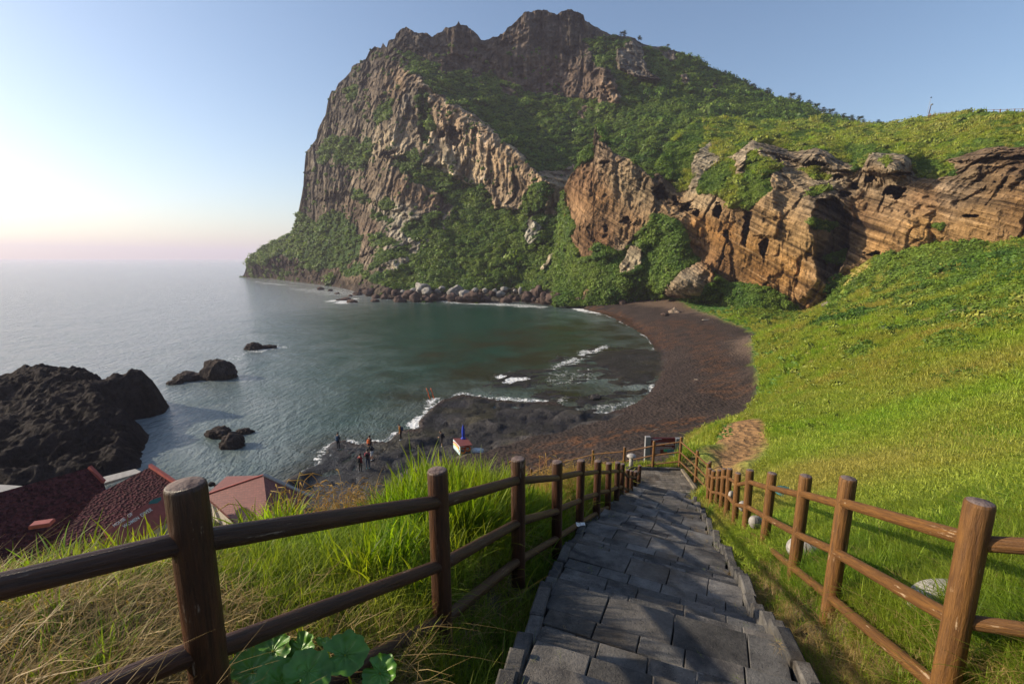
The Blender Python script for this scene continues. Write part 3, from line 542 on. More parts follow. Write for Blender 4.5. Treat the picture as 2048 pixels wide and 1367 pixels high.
cfin = cfin*(1-dirt[:, None])+cd_*dirt[:, None]
near_st = sst(2.0, 1.2, stair_near(gx, gy))[:, None]*(gy < 21)[:, None]; cfin = cfin*(1-near_st)+np.array([.13, .1, .06])*near_st
greenband = sst(-.3, .6, -sdist(BEACH, gx, gy)/np.maximum(r_/50, .5)+n_*.7)*sst(4.5, 2., -sdist(BEACH, gx, gy)/np.maximum(r_/50, .5))*sst(24, 32, gy)
greenband = np.clip(greenband, 0, 1)[:, None]*(gx > 0)[:, None]*(1-dirt[:, None]); cfin = cfin*(1-greenband)+np.array([.1, .19, .04])*greenband
mg = MT("ground"); n1 = mg.noise(9, 5, rough=.7); nb = mg.noise(1.6, 5, rough=.65)
cc = mg.n("CombineColor"); ff = mg.math('ADD', mg.rng(n1, .3, .7, .5, 1.35), mg.rng(nb, .3, .7, -.2, .25)); [mg.l(ff, cc.inputs[i]) for i in range(3)]
b_ = mg.bump(nb, .25); b_ = mg.bump(n1, .06, 1, b_); b_ = mg.bump(mg.noise(45, 3), .012, 1, b_)
vv = mg.math('MULTIPLY', mg.voro(2.6, feat='F1'), mg.attr('loose')); b_ = mg.bump(vv, .16, 1, b_)
mg.fin(mg.mix(1., mg.attr("Col", "Color"), cc.outputs[0], 'MULTIPLY'), mg.rng(mg.attr("wet"), 0, 1, .95, .3), b_, spec=.25)
wetv = np.clip(shelf*sst(.9, .1, gz)+beach*sst(.5, .1, gz), 0, 1)
ground = meta(link("ground", np_mesh("ground", Pg, grid_faces(NR, NA), [mg.m], True, {"Col": np.clip(cfin, .004, .6), "wet": wetv, "loose": 1-shelf*.85})), kind='structure')

# ---------------------------------------------------------------- sea
FOAM = [([(1090,607),(1140,606),(1205,622),(1200,630),(1150,618)], 1.),([(1110,722),(1160,702),(1215,689),(1210,702),(1160,727),(1120,738),(1085,745)], .72),([(975,752),(1020,742),(1065,748),(1055,770),(1005,768)], .85),([(925,787),(1000,793),(1050,797),(1110,800),(1130,795),(1110,807),(1000,802)], .7),
 ([(845,800),(885,792),(872,812),(848,838),(830,862),(822,850),(838,825)], .9),([(1080,745),(1200,730),(1210,760),(1100,775)], .45),([(560,575),(690,578),(720,590),(640,592)], .5),([(860,601),(960,602),(1100,612),(1080,616),(900,607)], .65),([(655,600),(715,596),(712,606),(670,610)], .8),([(490,697),(560,688),(575,694),(520,708)], .6),([(340,760),(470,742),(470,750),(350,775)], .35),([(460,708),(500,700),(480,725),(445,722)], .5),([(745,880),(790,868),(785,890),(745,888)], .5),([(500,560),(560,566),(600,574),(520,568)], .6),([(1130,820),(1260,800),(1290,808),(1180,832)],.5)]
rs = np.r_[np.exp(np.linspace(math.log(14), math.log(420), 620)), np.exp(np.linspace(math.log(440), math.log(16000), 40))]
ts = np.radians(np.linspace(-75, 75, 900))
TS, RS = np.meshgrid(ts, rs); sx = (RS*np.sin(TS)).ravel(); sy = (RS*np.cos(TS)).ravel(); Ps = A2(sx, sy)
foam = np.zeros(len(sx)); nf = fbm(Ps/4., 4, 401)
for poly, amt in FOAM:
    pw = shp(poly, 0); c = np.array(pw).mean(0); m_ = np.hypot(sx-c[0], sy-c[1]) < 90
    foam[m_] = np.maximum(foam[m_], amt*sst(-1.2, 1.2, sdist(pw, sx[m_], sy[m_])*50/np.hypot(*c)*1.2+nf[m_]*1.5))
dl = sdist(LAND, sx, sy); inb = (RS.ravel() < 250) & (sx > -35)
foam = np.maximum(foam, inb*.6*sst(.9, .0, np.abs(dl-.1)+nf*1.6))
shoreA = [tuple(S(px, py, 0)[:2]) for px, py in ((488,555),(540,562),(600,567),(680,577),(740,590),(780,598),(830,606),(920,607),(1000,608),(1100,609))]
foam = np.maximum(foam, (.5*sst(4, 0, ldist(shoreA, sx, sy)+nf*5)))
shal = sst(-16, 8, sdist(shp([(880,700),(960,672),(1120,640),(1250,650),(1330,690),(1340,800),(1000,830),(860,840),(800,800),(850,760)], 0), sx, sy)+nf*9)
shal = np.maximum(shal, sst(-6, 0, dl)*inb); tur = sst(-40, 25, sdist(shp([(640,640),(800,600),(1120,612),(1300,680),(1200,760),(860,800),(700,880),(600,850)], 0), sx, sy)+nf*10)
sz = np.zeros(len(sx)); rS = RS.ravel(); amp = sst(600, 150, rS)
wv = fbm(np.c_[(sx*.8-sy*.6)/2.6, (sx*.6+sy*.8)/5.5, sx*0], 3, 411)*.055*amp; sz += wv
ms = MT("sea_water"); v1 = ms.pos((1.2, .55, 1), (0, 0, R(24)))
calm = ms.rng(ms.attr('tur'), 0, 1, 1, .45); w1 = ms.math('MULTIPLY', ms.noise(.9, 4, v1, .6), calm); w2 = ms.noise(3.4, 3, v1, .6); w3 = ms.math('MULTIPLY', ms.noise(.12, 3, v1), calm)
bb = ms.bump(w3, .5); bb = ms.bump(w1, .55, 1, bb); bb = ms.bump(w2, .14, 1, bb)
patch = ms.noise(.09, 4, rough=.65)
c = ms.mix(ms.attr("tur"), (.27, .3, .305), (.006, .05, .038)); c = ms.mix(ms.math('MULTIPLY', ms.attr("shal"), ms.rng(patch, .3, .6)), c, (.02, .022, .011))  # open-water base lightened to stand in for sky glare; cove stays dark
fn = ms.noise(1.4, 8, rough=.78, dist=1.2); fv = ms.rng(ms.math('ADD', ms.attr("foam"), ms.rng(fn, .3, .7, -.7, .36)), .4, .6)
c = ms.mix(fv, c, (.75, .76, .76)); ms.fin(c, ms.rng(fv, 0, 1, .12, .75), bb, spec=.5); ms.l(ms.rng(ms.attr('tur'), 0, 1, .5, .34), ms.b.inputs['Specular IOR Level']); ms.b.inputs["IOR"].default_value = 1.33
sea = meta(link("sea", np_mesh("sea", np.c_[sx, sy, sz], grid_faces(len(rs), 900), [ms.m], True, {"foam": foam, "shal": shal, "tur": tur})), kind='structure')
# ================================================================ steps, kerbs
stp = np.array([tuple(p) for p in STC]); seg = np.r_[0, np.cumsum(np.hypot(*np.diff(stp, axis=0).T))]
def st_at(s):
    x = np.interp(s, seg, stp[:, 0]); y = np.interp(s, seg, stp[:, 1])
    x2 = np.interp(s+.6, seg, stp[:, 0]); y2 = np.interp(s+.6, seg, stp[:, 1]); x1 = np.interp(s-.6, seg, stp[:, 0]); y1 = np.interp(s-.6, seg, stp[:, 1])
    d = Vector((x2-x1, y2-y1)).normalized(); return Vector((x, y)), d, Vector((d.y, -d.x))
rs_ = random.Random(3); SLABS = []
mb = MB(); kerb = MB(); s = .6; SEND = float(seg[-1]); HW = 1.1
def slab(c, d, n, sx_, sy_, z0, slope, jit=.004):
    """a paving block sloping down along d"""
    a_ = -.16; d, n = Vector((d.x*math.cos(a_)-d.y*math.sin(a_), d.x*math.sin(a_)+d.y*math.cos(a_))), Vector((n.x*math.cos(a_)-n.y*math.sin(a_), n.x*math.sin(a_)+n.y*math.cos(a_))); SLABS.append((c.x, c.y, z0, sx_, sy_))
    M = Matrix((( n.x, d.x, 0), (n.y, d.y, 0), (0, 0, 1))); M = M@Matrix.Rotation(math.atan(slope), 3, 'X').inverted()@Matrix.Rotation(rs_.uniform(-.006, .006), 3, 'Y')
    t = rs_.choice((rs_.uniform(.6, .85), rs_.uniform(.85, 1.15), rs_.uniform(1.1, 1.4))); w = rs_.uniform(-.04, .05)
    mb.box((c.x, c.y, z0-.16+rs_.uniform(-jit, jit)), (sx_-.005, sy_-.005, .32), M=M.to_4x4(), col=(t*(1+w), t, t*(1-w)), bev=.006)
stepn = 0
tread_slope = .07
while s < SEND-.05:
    ph_ = stepn % 4; run = min((.86 if ph_ == 0 else .32)+rs_.uniform(-.02, .03), SEND-s)
    if ph_ == 0: cyc_z = float(stair_z(st_at(s)[0].y))-.08; zt_n = cyc_z
    c, d, n = st_at(s); zt = zt_n; tread_slope = .1 if ph_ == 0 else .03; zt_n = zt-run*tread_slope-.165
    rows = [(.2, .3), (.22, .36), (run-.42, .58)] if ph_ == 0 and run > .6 else [(run, .42)]; HW = .83+.27*min(1, max(0, (s-1.)/7))
    a = s
    for k, (dep, wd) in enumerate(rows):
        cc_, d_, n_v = st_at(a+dep/2); u = -HW
        while u < HW-.04:
            w_ = min(wd*rs_.uniform(.75, 1.3), HW-u)
            if HW-u-w_ < .15: w_ = HW-u
            slab(cc_+n_v*(u+w_/2)-d_*(u+w_/2)*.16, d_, n_v, w_, dep, zt-(a+dep/2-s)*tread_slope-(.004 if k == 2 else 0), tread_slope); u += w_
        a += dep
    for sgn in (-1, 1):
        L2 = run; q = 0
        while q < L2-.02:
            ln = min(.42, L2-q); kc, kd, kn = st_at(s+q+ln/2)
            M = Matrix(((kn.x, kd.x, 0), (kn.y, kd.y, 0), (0, 0, 1)))@Matrix.Rotation(math.atan(tread_slope), 3, 'X').inverted()@Matrix.Rotation(rs_.uniform(-.03, .03), 3, 'Y')
            t = rs_.uniform(.7, 1.1); p = kc+kn*sgn*(HW+.065+rs_.uniform(-.012, .012))
            kerb.box((p.x, p.y, zt-(q+ln/2)*tread_slope-.16+rs_.uniform(-.01, .01)), (.12, ln-.006, .42), M=M.to_4x4(), col=(t, t, t), bev=.015); q += ln
    s += run; stepn += 1
# landing at the foot of the steps
LZ = CAMZ-9.47
lc, ld, ln_ = st_at(SEND)
LA = [S(1262,938.5,LZ), S(1351,940,LZ), S(1392,980,LZ), S(1285,975,LZ)]
fx = Vector(((LA[1]-LA[0]).x, (LA[1]-LA[0]).y)).normalized(); fy = Vector((-fx.y, fx.x))
o2 = Vector((LA[0].x, LA[0].y))
k = 0; v_ = 0.
while v_ < 2.9:
    u = -.35+(.1 if k % 2 else 0)
    lim = 2.15+v_*.05
    while u < lim:
        w_ = rs_.choice((.19, .28, .38)); c = o2+fx*(u+w_/2)-fy*(v_+.1)
        if c.y > lc.y-.25+.3*(lc.x-c.x):
            t = rs_.uniform(.75, 1.35); mb.box((c.x, c.y, LZ-.05+rs_.uniform(-.003, .003)), (w_-.012, .188, .1), rz=math.atan2(fx.y, fx.x), col=(t*1.25, t*1.18, t*1.08), bev=.008)
        u += w_
    v_ += .2; k += 1
for q in range(5):
    c = o2+fx*(.0+q*.5)+fy*.07; kerb.box((c.x, c.y, LZ-.04), (.49, .13, .26), rz=math.atan2(fx.y, fx.x), col=(.8, .8, .82), bev=.01)
e0 = o2+fx*2.3+fy*.0; e1 = Vector((LA[2].x, LA[2].y)); ed = (e1-e0); nn = int(ed.length/.5)
for q in range(nn):
    c = e0+ed*((q+.5)/nn); kerb.box((c.x, c.y, LZ-.04), (ed.length/nn-.01, .13, .26), rz=math.atan2(ed.y, ed.x), col=(1.5, 1.35, 1.1), bev=.01)
msn = MT("basalt_paving"); p_ = msn.pos()
a1 = msn.noise(38, 5, rough=.75); a2 = msn.noise(2.2, 5, rough=.7); a3 = msn.voro(90)
base = msn.mix(msn.rng(a2, .35, .68), (.055, .052, .05), (.19, .178, .162)); base = msn.mix(msn.rng(a1, .42, .3), base, (.03, .03, .034))
base = msn.mix(msn.rng(msn.noise(1.1, 4, rough=.6, dist=1), .56, .68), base, (.028, .028, .032))
base = msn.mix(msn.rng(msn.noise(160, 2), .66, .72), base, (.3, .28, .25)); base = msn.mix(msn.math('MULTIPLY', msn.rng(msn.voro(42), .24, .1), msn.rng(msn.noise(5, 3), .45, .6)), base, (.012, .012, .013)); base = msn.mix(msn.rng(msn.noise(1.6, 5, rough=.7), .52, .7, 0, .75), base, (.085, .066, .045))
base = msn.mix(1., base, msn.attr("Col", "Color"), 'MULTIPLY')
nb_ = msn.bump(a1, .012); nb_ = msn.bump(msn.rng(a3, 0, .35), .004, 1, nb_); nb_ = msn.bump(a2, .02, 1, nb_)
M_stone = msn.fin(base, .78, nb_, spec=.35)
meta(mb.build("steps", M_stone, smooth=False), kind='structure'); meta(kerb.build("kerb", M_stone, smooth=False), kind='structure')

# ================================================================ log fences
def wood(name, base, dark, pale, rough=.5):
    m = MT(name); v = m.n("TexCoord").outputs["UV"]; m_ = m.n("Mapping"); m_.inputs["Scale"].default_value = (6, 1.2, 1); m.l(v, m_.inputs[0])
    g1 = m.noise(3.0, 6, m_.outputs[0], .7, .3); pn = m.pos((1, 1, 1)); g2 = m.noise(5, 5, pn, .7)
    c = m.mix(m.rng(g1, .35, .68), dark, base); c = m.mix(m.rng(m.noise(.9, 3, pn), .4, .65, 0, .5), c, dark)
    m2 = m.n("Mapping"); m2.inputs["Scale"].default_value = (4.5, .8, 1); m.l(v, m2.inputs[0])
    ch = m.noise(2.5, 7, m2.outputs[0], .75); c = m.mix(m.rng(m.math('ADD', ch, m.rng(g2, .3, .7, -.12, .1)), .63, .67), c, pale)
    b = m.bump(g1, .014); b = m.bump(m.rng(ch, .3, .36), .004, 1, b)
    return m.fin(c, rough, b, spec=.45)
M_woodL = wood("shade_darkened_log", (.115, .046, .02), (.028, .013, .009), (.25, .19, .14), .45)  # left-fence log colour darkened to carry the shade it stands in
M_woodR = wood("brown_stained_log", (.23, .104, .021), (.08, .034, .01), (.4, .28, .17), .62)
mcap = MT("log_end"); cv = mcap.pos(obj=True)
mcap.fin(mcap.mix(mcap.rng(mcap.noise(14, 5, cv), .35, .65), (.09, .06, .055), (.2, .15, .13)), .8, mcap.bump(mcap.noise(40, 3, cv), .01)); M_cap = mcap.m
def log_mesh(name, L, r, mat, seed, bend=0., round_end=True, n=22, dome=.012):
    """a turned log along +Z from 0 to L, with softened ends, grain UVs and shallow checks"""
    rr2 = random.Random(seed); prof = [(0, .001), (0, r*.86), (.012, r)]+[(L*q/8, r) for q in range(1, 8)]+[(L-.018, r), (L-.004, r*.95), (L, r*.86), (L+dome*.4, r*.45), (L+dome*.5, .001)]
    V = []; ph = rr2.uniform(0, 6)
    for z, q in prof:
        for k in range(n):
            a = 2*math.pi*k/n; w = q*(1+.018*math.sin(3*a+ph+z*2)+rr2.uniform(-.006, .006)); V.append((w*math.cos(a)+bend*math.sin(math.pi*z/max(L, .1)), w*math.sin(a), z))
    F = grid_rows(len(prof), n); me = np_mesh(name, V, [F], [mat, M_cap], True)
    uv = me.uv_layers.new(name="UV"); co = np.empty(len(V)*3, np.float32); me.vertices.foreach_get("co", co); co = co.reshape(-1, 3)
    li = np.empty(len(me.loops), np.int32); me.loops.foreach_get("vertex_index", li)
    ang = (li % n)/n; fc = np.arange(len(li))//4; ang = np.where((ang == 0) & (np.repeat((np.arange(len(me.polygons)) % n) == n-1, 4)), 1., ang)
    uv.data.foreach_set("uv", np.c_[ang+seed*.37, co[li, 2]].astype(np.float32).ravel())
    mi = np.zeros(len(me.polygons), np.int32); mi[(len(prof)-3)*n:] = 1; me.polygons.foreach_set("material_index", mi)
    return me
def grid_rows(m, n):
    return np.array([(i*n+k, i*n+(k+1) % n, (i+1)*n+(k+1) % n, (i+1)*n+k) for i in range(m-1) for k in range(n)])
def fence(tops, label, mats, group, h=1.45, rp=.066, rr=.041, levels=(.24, .72, 1.16), skip=(), ext0=None, ext1=None, base=None, nsides=22):
    t = thing("log_fence", (tops[0].x, tops[0].y, tops[0].z-1.3), label, "fence", group); o = t.location
    pts = ([ext0] if ext0 else [])+list(tops)+([ext1] if ext1 else [])
    for i, p in enumerate(pts):
        rnd = random.Random(i*7+len(pts))
        me = log_mesh("post", h, rp*rnd.uniform(.96, 1.05), mats[0], i*3+1, n=nsides)
        q = link("post", me, t, (p.x-o.x, p.y-o.y, p.z-h-o.z), (rnd.uniform(-.012, .012), rnd.uniform(-.012, .012), rnd.uniform(0, 6)))
    for i, (a, b) in enumerate(zip(pts[:-1], pts[1:])):
        for j, lv in enumerate(levels):
            if (i, j) in skip: continue
            rnd = random.Random(i*17+j)
            A = Vector((a.x, a.y, a.z-lv+rnd.uniform(-.015, .015))); B = Vector((b.x, b.y, b.z-lv+rnd.uniform(-.015, .015))); D = B-A; L = D.length
            me = log_mesh("rail", L+.03, rr*rnd.uniform(.93, 1.07), mats[1], i*5+j*11+2, n=nsides-4)
            q = link("rail", me, t, A-D/L*.015-o); q.rotation_mode = 'QUATERNION'; q.rotation_quaternion = D.to_track_quat('Z', 'Y')@Quaternion((0, 0, 1), rnd.uniform(0, 6))
    return t
G_ = "log fences beside the steps"
A0 = PL[0]; prevL = Vector((A0.x-1.02, A0.y-.95, A0.z+.16))
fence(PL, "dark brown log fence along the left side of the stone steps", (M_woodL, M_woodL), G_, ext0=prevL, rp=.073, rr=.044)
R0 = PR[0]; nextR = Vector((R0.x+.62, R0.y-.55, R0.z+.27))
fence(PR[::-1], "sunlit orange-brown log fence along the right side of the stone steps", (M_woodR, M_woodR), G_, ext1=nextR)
lst = PB[-1]; more = [W(1120,916,22.6), W(1062,936,23.2), W(1010,958,24)]
fence(PB+more, "thinner log fence turning a corner behind the landing at the foot of the steps", (M_woodR, M_woodR), G_, h=1.4, rp=.06, rr=.034, ext0=PR[-1]+Vector((.12, .12, 0)), nsides=12)

# ---- the fence on the skyline
def thin_fence():
    pts = [(1867,228,195),(1882,225,190),(1899.5,225,184),(1914,223.5,179),(1930,221.5,174),(1945,221,169),(1960,220.5,164),(1974,219.6,159),(1988,218.8,154),(2001,218.5,150),(2015,218,146),(2030,217.5,141),(2045,217,137),(2062,216.5,133),(2080,216,129)]
    t = thing("log_fence", W(*pts[0]), "distant pale-brown post and rail fence on the grassy skyline at the upper right", "fence"); o = t.location
    P_ = [W(*p) for p in pts]
    for i, p in enumerate(P_):
        m = MB(); m.tube([p-Vector((0, 0, 2.6))-o, p-o], .16 if i in (4, 9) else .1, 8); m.build("post", M_woodR, t)
    for a, b in zip(P_[:-1], P_[1:]):
        for dz in (.12, .85):
            m = MB(); m.tube([a-Vector((0, 0, dz))-o, b-Vector((0, 0, dz))-o], .06, 6); m.build("rail", M_woodR, t)
thin_fence()

# ================================================================ rocks
def ico(sub):
    import bmesh
    bm = bmesh.new(); bmesh.ops.create_icosphere(bm, subdivisions=sub, radius=1); V = np.array([v.co[:] for v in bm.verts]); F = np.array([[v.index for v in f.verts] for f in bm.faces]); bm.free(); return V, F
ICO = {k: ico(k) for k in (1, 2, 3, 4, 5, 6)}
def rock_mesh(name, size, sub, seed, mat, rough=.35, freq=1.2, cols=((.07, .055, .05), (.13, .11, .1)), facet=True, sink=.3):
    V, F = ICO[sub]; V = V.copy(); o = np.array([seed*3.7, seed*1.3, seed*2.1])
    if facet:    # broken, angular blocks
        rg = np.random.default_rng(seed); N = rg.normal(size=(9, 3)); N /= np.linalg.norm(N, axis=1)[:, None]
        for q in N:
            k_ = rg.uniform(.62, .9); d = V@q; V = V-np.where(d > k_, (d-k_)*.85, 0)[:, None]*q
    d = fbm(V*freq+o, 5, seed, ridge=True)*rough*.5+fbm(V*freq*.7-o, 3, seed+5)*rough; V = V*(1+d)[:, None]
    V = V*np.array(size); c = fbm(V/max(size)*2.2+o, 4, seed+9)[:, None]*.5+.5; c = np.clip(c+.25*V[:, 2:3]/size[2], 0, 1)
    Cc = np.array(cols[0])*(1-c)+np.array(cols[1])*c
    return np_mesh(name, V, F, [mat], True, {"Col": Cc, "veg": np.zeros(len(V))})
M_rock = rock_material("lava_rock", 1.1, (.35, .09, .18), (.03, .03, .02), (.03, .03, .02))
M_boul = rock_material("shore_boulder", .9, (.25, .08, .1), (.03, .03, .02), (.03, .03, .02))
def place_rock(name, label, cat, loc, size, sub, seed, mat=M_boul, rz=0, group=None, **kw):
    o = link(name, rock_mesh(name, size, sub, seed, mat, **kw), None, loc, (0, 0, rz)); return meta(o, label, cat, group)
# boulders along the foot of the mountain
BD = [(818,591,14,9,0),(831,596,15,12,0),(800,597,12,8,0),(770,594,11,8,0),(752,590,10,8,0),(738,585,13,10,0),(726,581,9,7,0),(844,578,11,9,1),(866,591,9,7,0),(876,583,8,6,1),(893,592,8,6,0),(913,582,13,9,1),(905,594,9,6,0),(930,586,10,7,1),(946,593,14,9,0),(962,588,8,6,0),(984,588,9,7,0),(975,596,8,5,0),(1000,587,9,7,1),(1010,581,9,7,1),(1022,592,7,5,0),(1012,598,10,6,0),(1033,595,8,6,0),(1040,584,6,9,1),(1055,591,12,11,0),(1075,585,11,10,0),(1092,594,12,10,0),(1108,593,17,11,0),(1080,602,5,5,0),(1136,587,11,10,2),(1126,594,8,6,0),(1159,600,12,9,0),(1176,600,8,6,0),(1199,598,8,7,0),(1214,602,5,4,0),(1245,604,6,5,0),(1258,601,5,4,0),(1281,601,9,6,2),(1349,620,9,7,2),(1329,627,7,4,0),(790,585,9,7,0),(778,583,9,6,0),(716,586,8,5,0),(858,600,7,4,0),(920,599,8,4,0),(955,600,6,4,0),(1048,600,7,4,0),(1150,593,5,4,1),(1188,603,4,3,0),(1226,600,4,3,0),(1268,605,4,3,0),(1236,600,4,3,0),(700,590,7,4,0),(675,586,6,3,0),(640,577,6,3,0),(660,580,5,3,0),(1105,605,3,3,0),(690,597,12,3,0),(704,602,7,3,0),(750,603,6,3,0),(850,593,8,7,0),(888,598,7,4,0),(938,598,6,4,0),(1066,599,6,5,0),(1120,599,5,4,0),(808,583,7,5,1),(826,582,7,5,1),(855,585,7,5,1),(884,578,5,4,1),(950,582,6,5,1),(970,582,6,5,1),(990,580,5,4,1),(1030,582,5,4,1),(1064,580,5,4,1),(1165,592,4,3,1)]
pal = {0: ((.045, .034, .03), (.11, .075, .062)), 1: ((.16, .15, .14), (.34, .32, .29)), 2: ((.16, .12, .09), (.3, .23, .17))}
tone = {0: "dark brown", 1: "pale grey", 2: "sandy brown"}
_ks = np.stack([A_PX, A_PY], 1)
def lbl_pos(px):
    return "under the cliff's left end" if px < 735 else "at the left end of the shore row" if px < 800 else "left in the shore row" if px < 860 else "left of mid shore row" if px < 930 else "in the middle of the shore row" if px < 1000 else "right of mid shore row" if px < 1060 else "right in the shore row" if px < 1115 else "where the row meets the beach" if px < 1170 else "at the head of the beach" if px < 1300 else "alone on the upper beach"
sz_w = lambda w: ["very small", "small", "smallish", "middling", "fairly large", "large", "very large"][0 if w < 5 else 1 if w < 7 else 2 if w < 8 else 3 if w < 9 else 4 if w < 11 else 5 if w < 14 else 6]
seen = {}
rj = random.Random(9)
for i, (px, py, w, h_, tn) in enumerate(sorted(BD)):
    py += rj.uniform(-3, 2) if 735 < px < 1165 else 0; kk = rj.choice((.75, .9, 1., 1.15, 1.35)); w *= kk; h_ *= kk*rj.uniform(.8, 1.15)
    k_ = int(np.argmin(((_ks-np.array([px, py+h_*.8]))**2).sum(1))); Ym = A_P[k_, 1]
    if px < 735: c = S(px, py+h_*.6, .1)
    elif px < 1165: c = W(px, py+h_*.4, min(Ym-.4*w*Ym/FPX, S(px, py+h_*.6, .0)[1]))
    else: c = S(px, py+h_*.7, 2.0)
    sc_ = c.y/FPX; loc = c+Vector((0, 0, h_*sc_*.25)); base = f"{sz_w(w)} {tone[tn]} boulder{' low at the water' if py > 596 and px < 1165 else ''} {lbl_pos(px)}"
    seen.setdefault(base, []).append(place_rock("boulder", base, "boulder", loc, (w*sc_, w*sc_*.9, h_*sc_*1.05), 4 if w > 9 else 3, 50+i, rz=i*1.3, group="boulders along the shore", cols=pal[tn], rough=.5))
for base, l_ in seen.items():
    if len(l_) > 1:
        ws = ["leftmost", "next to leftmost", "middle", "next to rightmost", "rightmost"]; ws = {2: ["left", "right"], 3: ["left", "middle", "right"], 4: ws[:2]+ws[3:]}.get(len(l_), ws)
        for o_, w_ in zip(l_, ws): o_['label'] = f"{w_} {base.replace(' low at the water', '')}"
# low dark ledge at the waterline of the headland
# lava rocks on the left
def lava_mass():
    blobs = [(60,890,55,70,1.0),(-120,880,52,80,.9),(150,780,62,55,1.),(30,790,64,60,1.),(220,830,58,40,.8),(290,810,60.5,34,.72),(325,790,63,26,.65),(200,890,47,60,.8),(265,885,47.5,30,.55),(110,940,42,70,.55),(-50,960,40,80,.6),(-300,850,58,90,1.)]
    cx, cy = -55., 52.; xs = np.linspace(-34, 22, 330); ys = np.linspace(-17, 17, 230); X, Y_ = np.meshgrid(xs, ys); X = X.ravel(); Y_ = Y_.ravel(); wx = X+cx; wy = Y_+cy
    P = A2(wx, wy); n = fbm(P/5., 5, 501); h = np.full(len(X), -3.)
    outline = shp([(-260,800),(-100,775),(0,775),(60,778),(180,790),(232,800),(262,806),(335,800),(341,812),(330,826),(300,835),(252,842),(262,858),(300,868),(297,885),(292,905),(285,935),(200,960),(0,990),(-200,990)], 0)
    sdd = sdist(outline, wx, wy)
    ridge = shp([(-260,770),(-80,770),(20,758),(70,748),(130,750),(180,765),(225,785)], 4.6); ridge = [(a, b) for a, b in ridge]
    dr = ldist([tuple(S(px, py, 4.3)[:2]) for px, py in ((-300,775),(-80,768),(20,758),(75,750),(130,752),(180,768),(215,785))], wx, wy)
    dk = np.hypot(wx-S(312,780,2.6)[0], wy-S(312,780,2.6)[1])
    h = np.minimum(np.maximum(sdd*.9, -2), 1.2+sst(0, 8, sdd)*.5)+sst(10, .5, dr)*2.9*sst(0, 2.5, sdd)+sst(4.5, .5, dk)*1.6*sst(0, 1.2, sdd)
    rg = fbm(P/3., 5, 507, ridge=True, gain=.6); h = h+(n*1.3+rg*.75)*sst(-.5, 2, sdd)-.15
    Cc = (np.array([.014, .011, .0105])[None]+np.clip(rg, 0, 1)[:, None]*np.array([.022, .018, .018]))*(1+.5*n)[:, None]
    rg2 = fbm(P/.9, 4, 517, ridge=True); h += rg2*.42*sst(-.2, 1, sdd)
    me = np_mesh("lava_outcrop", np.c_[X, Y_, h], grid_faces(230, 330), [M_rock], True, {"Col": np.clip(Cc, .006, .2), "veg": X*0})
    meta(link("lava_outcrop", me, None, (cx, cy, 0)), "large black craggy lava outcrop filling the left shore behind the red roofs", "rock outcrop")
lava_mass()
LR = [("black humped sea rock, the larger one, in the open water beyond the outcrop",432,738,30,24,2),("black low sea rock touching the left side of the humped rock",370,752,24,11,3),("small flat black sea rock at the left end of the line of three",347,764,13,5,4),("rough brown-black rock with white surf, farthest out of the sea rocks",503,692,14,9,5),("flat little rock just right of the farthest surf-washed rock",533,692,14,5,6),
      ("black sea rock, upper left of the close cluster in the calm water",437,862,25,15,7),("black sea rock, lowest of the close cluster in the calm water",464,880,22,18,8),("black sea rock, pointed right end of the close cluster",487,861,13,7,9)]
for lab, px, py, w, h_, sd in LR:
    c = S(px, py+h_*.75, 0); sc_ = c.y/FPX; place_rock("sea_rock", lab, "rock", c+Vector((0, w*sc_*.3, h_*sc_*.12)), (w*sc_*1.08, w*sc_*.8, h_*sc_*1.15), 5, sd, M_rock, group="rocks standing in the sea", cols=((.02, .016, .015), (.05, .04, .037)), rough=.5, freq=1.6, facet=False)
for lab, px, py, z, w, h_, cols in (("dark block of rock standing in the shallow pool by the beach",1192,793,.1,10,6,((.03, .028, .03), (.06, .055, .055))),("flat slate-dark slab lying at the edge of the wet sand",1327,785,.3,17,4,((.03, .028, .03), (.07, .065, .06))),("small dark stone on the wet sand below the pool",1247,828,.4,6,4,((.03, .028, .03), (.05, .045, .04))),
      ("dark angular rock at the foot of the green slope beside the beach",1515,674,3.,16,9,((.03, .025, .022), (.09, .07, .06))),("small dark rock on the slope above the angular beach rock",1545,666,4.,12,5,((.03, .025, .022), (.09, .07, .06))),("pale weathered rock among the shrubs on the hillside",1918,650,11.6,24,10,((.25, .17, .12), (.5, .38, .28))),("grey rock under the foot of the tuff cliff",1652,621,5.8,10,6,((.1, .09, .07), (.22, .18, .15)))):
    c = S(px, py+h_*.5, z) if px < 1530 else W(px, py, {1545: 103, 1918: 50.5, 1652: 117}[px]); sc_ = c.y/FPX; c.z = float(ground_z(np.array([c.x]), np.array([c.y]))[0]) if px > 1530 else c.z
    place_rock("rock", lab, "rock", c+Vector((0, 0, h_*sc_*.3)), (w*sc_, w*sc_*.8, h_*sc_), 4, px % 91, cols=cols, rough=.45)
